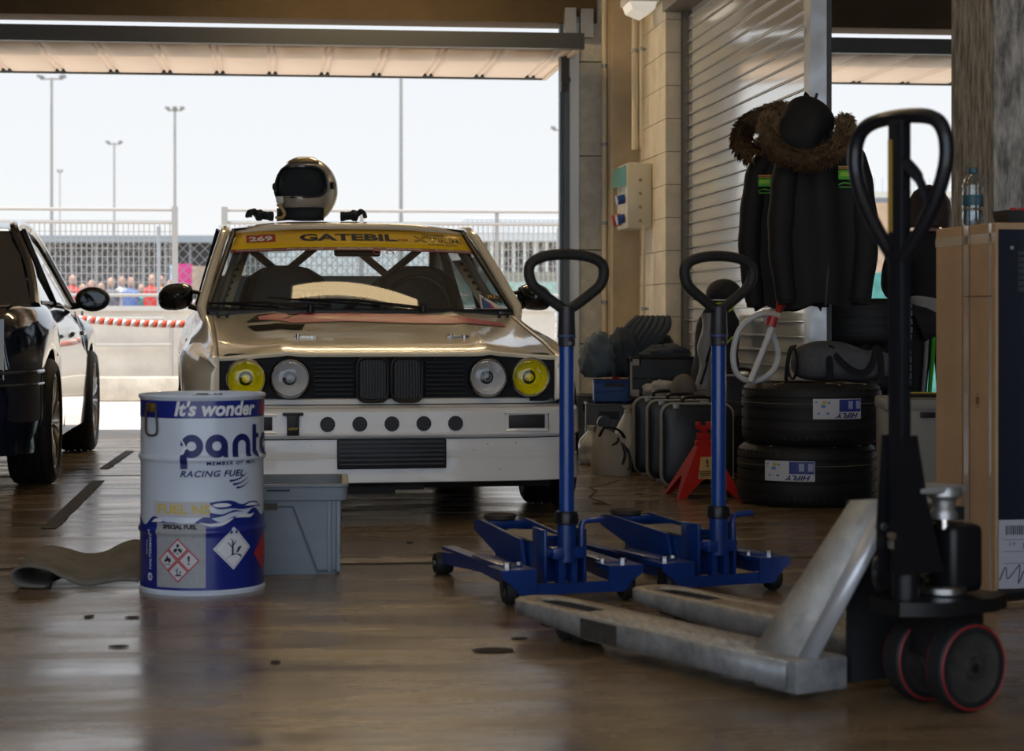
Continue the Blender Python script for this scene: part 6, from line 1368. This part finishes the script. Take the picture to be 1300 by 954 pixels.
m = MB(); m.cyl((uo, vf_+.22, zb_+.07), (uo-.065, vf_+.22, zb_+.055), .040, n=18); m.build('socket', mat('socket_red', (.40, .08, .07), .4), eb)
for (dz, dv) in ((.05, .10), (.14, .11), (.23, .10), (.32, .11)): MB().cyl((uo+.09, vf_+.001, zb_+dz), (uo+.09, vf_-.001, zb_+dz), .012, n=14).build('knockout', mat('box_cream_dark', (.28, .26, .20), .5), eb)

# ---------- cardboard box, bottle, snack bag ----------
KD = mat('cardboard', (.44, .29, .17), .85, var=.15, vscale=5); 
A_ = Vector((tx(1264, 5.92), 5.92, 0)); B_ = Vector((tx(1188, 6.38), 6.38, 0)); dB = (B_-A_); LB = dB.length; eB = dB/LB; nB = Vector((-eB.y, eB.x, 0)); nB = nB if nB.x > 0 else -nB
bx = thing('cardboard_box', 'tall brown cardboard box with dark printed front and shipping label', 'box', A_, math.atan2(eB.y, eB.x))
# local x runs along the brown side, local -y (turned) is away to the right
sgn = 1 if (Matrix.Rotation(math.atan2(eB.y, eB.x), 3, 'Z') @ Vector((0, 1, 0))).dot(nB) > 0 else -1
Hb = 1.135; Wb = .80
m = MB(); m.b2((0, 0, 0), (LB, sgn*Wb, Hb), bevel=.004, seg=1); m.build('carton', KD, bx)
m = MB(); m.b2((-.0025, sgn*.008, .012), (-.0005, sgn*(Wb-.01), Hb-.02)); fp = m.build('printed_front', mat('dark_navy_print', (.006, .009, .022), .3, coat=.3), bx)
tw = mat('packing_tape', (.42, .36, .30), .12, coat=.9)
yy_ = -sgn*.0012
for x, wd_, nm in ((LB*.47, .035, 'tape'), (LB*.08, .02, 'tape')): MB().b2((x-wd_/2, yy_, .03), (x+wd_/2, yy_+sgn*.0005, Hb)).build('packing_tape', tw, bx)
MB().b2((.0, yy_, Hb-.06), (LB, yy_+sgn*.0005, Hb-.03)).build('packing_tape', tw, bx)
for x in (LB*.41, LB*.53): MB().b2((x-.0015, yy_*1.3, .0), (x+.0015, yy_, Hb)).build('seam', mat('card_dark', (.12, .07, .04), .9), bx)
MB().b2((.02, yy_*1.3, Hb-.22), (LB*.5, yy_, Hb-.217)).build('seam', mat('card_dark', (.12, .07, .04), .9), bx)
m = MB(); M_ = Matrix.Translation((LB*.28, yy_*1.4, .60)) @ Matrix.Rotation(R(90), 4, 'X')
rg = ring_poly(0, 0, .022, .019)
for p in rg: m.bm.faces.new([m.bm.verts.new(M_ @ Vector((x*.7, z, 0))) for x, z in p])
m.b2((LB*.28-.008, yy_*1.5, .59), (LB*.28+.008, yy_*1.4, .61)); m.build('stamp', mat('stamp_brown', (.15, .09, .05), .9), bx)
# label on the dark face
def front(y, z, e=-.0032): return Vector((e, sgn*y, z))
m = MB(); m.grid([[front(.008+.17*i, .045+.205*j) for j in (0, 1)] for i in (0, 1)]); lb = m.build('shipping_label', mat('label_paper', (.40, .41, .46), .6), bx)
MF2 = Matrix(((0, 0, -1, 0), (sgn, 0, 0, 0), (0, 1, 0, 0), (0, 0, 0, 1)))
m = MB(); x = .03
for k in range(16):
    w_ = rnd.choice((.002, .004, .003)); m.grid([[front(x+a, .205+b, -.0042) for b in (0, .028)] for a in (0, w_)]); x += w_+.003
for z in (.19, .155, .12): m.grid([[front(.02+a, z+b, -.0042) for b in (0, .0012)] for a in (0, .14)])
m.build('barcode', BLACKP, lb)
for s_, sz_, y, z in (('D 1', .022, .10, .172), ('2 4', .016, .05, .178), ('PL 09', .012, .11, .142)): put_text(text(s_, sz_), BLACKP, lb, f=lambda c, y=y, z=z: front(y+c.x, z+c.y, -.0042))
m = MB(); m.tube(cmr([front(a, b, -.0045) for a, b in ((.01, .07), (.03, .11), (.035, .075), (.06, .10), (.075, .115), (.07, .06), (.09, .10), (.11, .075), (.12, .10), (.14, .08), (.16, .095))], 4), .0014, 5); m.build('signature', BLACKP, lb)
for k in range(7):
    m = MB(); m.grid([[front(.070+a, .93+k*.018+b, -.0036) for b in (0, .012)] for a in (0, .022)]); m.build('faint_print', mat('faint_grey_print', (.03, .034, .042), .5), bx)
MB().cyl(front(.05, 1.06), front(.05, 1.06, -.004), .006, n=10).build('staple', STEEL, bx)
for k, (y, z, r_) in enumerate(((.15, .80, .025), (.10, .82, .012), (.22, .45, .05))): MB().cyl(front(y, z, -.0026), front(y, z, -.0030), r_, n=20).build('blue_spot', mat('print_blue', (.01, .05, .22), .3), bx)
# bottle
bt = thing('water_bottle', 'clear plastic water bottle with blue label standing on the cardboard box', 'bottle', (tx(1235, 6.35), 6.35, Hb+.001))
PET = clear_glass('pet_plastic', (.86, .92, .95), .03, 1.5, 2.2)
m = MB(); m.lathe([(0, .004), (.022, .0), (.030, .006), (.033, .02), (.0335, .045), (.031, .055), (.0335, .062), (.0335, .072), (.032, .078), (.0325, .105), (.0335, .112), (.031, .120), (.0335, .128), (.0335, .138), (.028, .155), (.018, .168), (.0135, .173), (.0135, .180)], 36); m.build('bottle_body', PET, bt)
m = MB(); m.lathe([(.0325, .072), (.0333, .074), (.0333, .104), (.0325, .106)], 36); m.build('label', mat('bottle_label', (.02, .08, .11), .4), bt)
m = MB(); m.lathe([(.0145, .174), (.0155, .176), (.0155, .192), (.014, .194), (0, .194)], 24); m.build('cap', mat('bottle_cap', (.03, .09, .12), .4), bt)
m = MB(); m.lathe([(0, .006), (.026, .008), (.0312, .02), (.0315, .045), (.031, .056), (0, .056)], 30); m.build('water', clear_glass('water', (.8, .9, .95), 0, 1.33, 1.5), bt)
sb = thing('snack_bag', 'small black tray with red contents on the cardboard box', 'tray', (tx(1290, 6.05), 6.05, Hb+.001), .2)
m = MB(); m.prism([(-.045, 0), (.045, 0), (.055, .040), (-.055, .040)], -.05, .05, M=XZ); m.build('tray_body', BLKM, sb); sb.name = 'black_tray'
for k in range(6): MB().ell((-.035+.014*k, -.045+.012*(k % 2), .042), (.008, .008, .006), 8, 6).build('red_piece', mat('red_bits', (.40, .03, .02), .5), sb)

# ---------- grey cabinet with cables, behind the pallet truck ----------
cbn = thing('equipment_case', 'pale grey moulded equipment case behind the pallet truck handle', 'case', (tx(1166, 8.2), 8.2, 0), R(-4))
EM = mat('case_grey', (.27, .27, .26), .55)
m = MB(); m.b2((-.15, -.16, 0), (.24, .22, .50), bevel=.02); m.build('case_body', EM, cbn)
m = MB(); m.b2((-.155, -.165, .47), (.245, .225, .52), bevel=.012); m.build('lid', EM, cbn)
MB().b2((-.015, -.170, .445), (.045, -.158, .468), bevel=.003).build('handle_recess', BLACKP, cbn)
m = MB(); m.tube(cmr([(-.13, -.10, .534), (-.02, -.12, .538), (.10, -.09, .535), (.2, .0, .535)], 5), .009, 8); o = m.build('power_cable', mat('cable_yellow', (.45, .34, .03), .5)); o.location = cbn.location; o.rotation_euler = cbn.rotation_euler; tag(o, 'yellow cable lying across the top of the grey case', 'cable')
m = MB(); m.tube(cmr([(-.12, -.14, .532), (.0, -.148, .534), (.13, -.13, .532), (.22, -.08, .532)], 5), .008, 8); o = m.build('power_cable', BLACKP); o.location = cbn.location; o.rotation_euler = cbn.rotation_euler; tag(o, 'black cable lying along the front edge of the grey case', 'cable')

# ---------- woman standing with her back to us ----------
wp = Vector((tx(1184, 11.0), 11.0, 0))
pr = thing('person', 'person with dark bob, black jacket and green striped trousers, seen from behind', 'person', wp, R(2))
pr.scale = (1, 1, .97)
SK = mat('skin_tone', (.42, .26, .19), .6); HR = mat('hair_brown', (.035, .020, .014), .55, bump=.5, bscale=30, stretch=(8, 8, 1))
def skin(name, verts, edges, radii, mt, root=0, sub=2, parent=pr):
    me = bpy.data.meshes.new(name); me.from_pydata([Vector(v) for v in verts], edges, []); me.materials.append(mt)
    o = bpy.data.objects.new(name, me); C.objects.link(o); o.parent = parent
    md = o.modifiers.new('skin', 'SKIN'); md.use_smooth_shade = True
    for i, r_ in enumerate(radii):
        d = me.skin_vertices[0].data[i]; d.radius = r_ if isinstance(r_, tuple) else (r_, r_); d.use_root = (i == root)
    s_ = o.modifiers.new('sub', 'SUBSURF'); s_.levels = s_.render_levels = sub
    return o
# facing +y (away); head tipped forward
bv = [(0, 0, .90), (0, .005, 1.02), (0, .01, 1.16), (0, .02, 1.28), (0, .04, 1.345), (0, .06, 1.40), (0, .085, 1.46),      # spine 0-6
      (-.09, 0, .86), (-.10, .01, .62), (-.10, .02, .46), (-.10, .0, .25), (-.10, -.01, .08), (-.11, .06, .035), (-.115, .14, .025),   # left leg
      (.09, 0, .86), (.10, .01, .62), (.10, .02, .46), (.10, .0, .25), (.10, -.01, .08), (.11, .06, .035), (.115, .14, .025),
      (-.15, .02, 1.30), (-.215, .02, 1.16), (-.225, .06, 1.04), (-.13, .20, .99), (-.07, .25, .985),
      (.15, .02, 1.30), (.215, .02, 1.16), (.225, .06, 1.04), (.13, .20, .99), (.07, .25, .985)]
be = [(0, 1), (1, 2), (2, 3), (3, 4), (4, 5), (5, 6), (0, 7), (7, 8), (8, 9), (9, 10), (10, 11), (11, 12), (12, 13), (0, 14), (14, 15), (15, 16), (16, 17), (17, 18), (18, 19), (19, 20), (3, 21), (21, 22), (22, 23), (23, 24), (24, 25), (3, 26), (26, 27), (27, 28), (28, 29), (29, 30)]
br = [(.13, .10), (.115, .085), (.13, .095), (.12, .08), (.055, .05), (.05, .05), (.05, .05), .085, .075, .058, .052, .038, .035, .025, .085, .075, .058, .052, .038, .035, .025, .06, .046, .042, .032, .024, .06, .046, .042, .032, .024]
skin('body', bv, be, br, SK)
def scaled(idx, add): return [(br[i][0]+add, br[i][1]+add) if isinstance(br[i], tuple) else br[i]+add for i in idx]
ji = [0, 1, 2, 3, 4, 21, 22, 23, 24, 26, 27, 28, 29]; je = [(ji.index(a), ji.index(b)) for a, b in be if a in ji and b in ji]
skin('jacket', [bv[i] for i in ji], je, scaled(ji, .022), mat('jacket_black', (.010, .010, .012), .85))
ti = [0, 7, 8, 9, 10, 11, 14, 15, 16, 17, 18]; te = [(ti.index(a), ti.index(b)) for a, b in be if a in ti and b in ti]
skin('trousers', [bv[i] for i in ti], te, scaled(ti, .018), mat('trousers_black', (.014, .014, .016), .85))
m = MB(); m.tube([(-.010, -.075, .87), (-.022, -.075, .62), (-.030, -.055, .46), (-.045, -.06, .25), (-.06, -.05, .09)], [.024, .022, .020, .016, .014], 8, flat=.6); m.build('green_stripe', mat('stripe_green', (.06, .40, .03), .6), pr)
m = MB(); m.tube([(-.052, -.098, .87), (-.062, -.090, .62), (-.070, -.068, .46), (-.08, -.073, .25), (-.09, -.06, .09)], [.026, .024, .022, .020, .018], 8, flat=.5); m.build('grey_stripe', mat('stripe_grey', (.28, .28, .29), .6), pr)
m = MB(); rows = [[Vector((.152*math.cos(a)*(1+.05*math.sin(5*a)), .125*math.sin(a)*(1+.05*math.sin(4*a)), z+.02*math.sin(a*2))) for a in [2*PI*j/32 for j in range(32)]] for z in (.86, .90, .955, .975)]
m.grid(rows, cv=True); m.build('grey_hem', mat('hem_grey', (.30, .29, .28), .8, bump=.3, bscale=30), pr, solid=.006)
hm = MB(); hm.ell((0, .10, 1.50), (.072, .092, .112), 24, 18)
def face(c):
    x, y, z = c; f_ = max(0, y-.14)/.05
    if f_ > 0:
        y += .016*math.exp(-(x/.012)**2-((z-1.485)/.022)**2)-.006*math.exp(-((abs(x)-.03)/.014)**2-((z-1.51)/.012)**2)+.005*math.exp(-(x/.022)**2-((z-1.445)/.007)**2)
    if z < 1.46: x *= 1-.35*(1.46-z)/.07
    return (x, y, z)
hm.move(face); hm.build('head', SK, pr)
for s in (-1, 1):
    MB().ell((s*.074, .10, 1.495), (.010, .018, .03), 12, 8).build('ear', SK, pr); MB().ell((s*.03, .178, 1.51), (.012, .006, .008), 10, 6).build('eye', mat('eye', (.05, .04, .03), .2), pr)
    # hand: palm and five fingers resting together in front
    pc_ = Vector((s*.055, .265, .975)); m = MB(); m.ell(pc_, (.035, .018, .04), 14, 10)
    for k in range(4): m.tube(cmr([pc_+Vector((-s*.02, -.01, .025-.017*k)), pc_+Vector((-s*.05, .004, .022-.017*k)), pc_+Vector((-s*(.066+.005*math.sin(k+1)), -.012, .018-.017*k))], 3), .0085, 8)
    m.tube(cmr([pc_+Vector((s*.0, -.005, .03)), pc_+Vector((-s*.018, -.022, .048)), pc_+Vector((-s*.035, -.026, .052))], 3), .009, 8); m.build('hand', SK, pr)
    m = MB(); m.ell((s*.112, .05, .035), (.045, .125, .035), 18, 10); m.move(lambda c: (c.x, c.y, max(c.z, .0))); m.build('shoe', BLKM, pr)
m = MB(); rows = []
for i in range(14):
    z = i/13; r_ = interp([(0, 1.12), (.3, 1.16), (.6, 1.08), (.85, .75), (.95, .42), (1, .05)], z)
    rows.append([Vector((.104*r_*math.cos(a)*(1+.02*math.sin(a*14)), .085+.108*r_*math.sin(a)*(1+.02*math.sin(a*11)), 1.385+z*.245)) for a in [2*PI*j/40 for j in range(40)]])
m.grid(rows, cv=True)
dl = [f_ for f_ in m.bm.faces if f_.calc_center_median().y > .15 and f_.calc_center_median().z < 1.545]; bmesh.ops.delete(m.bm, geom=dl, context='FACES')
m.build('hair', HR, pr, solid=.01, ang=70)
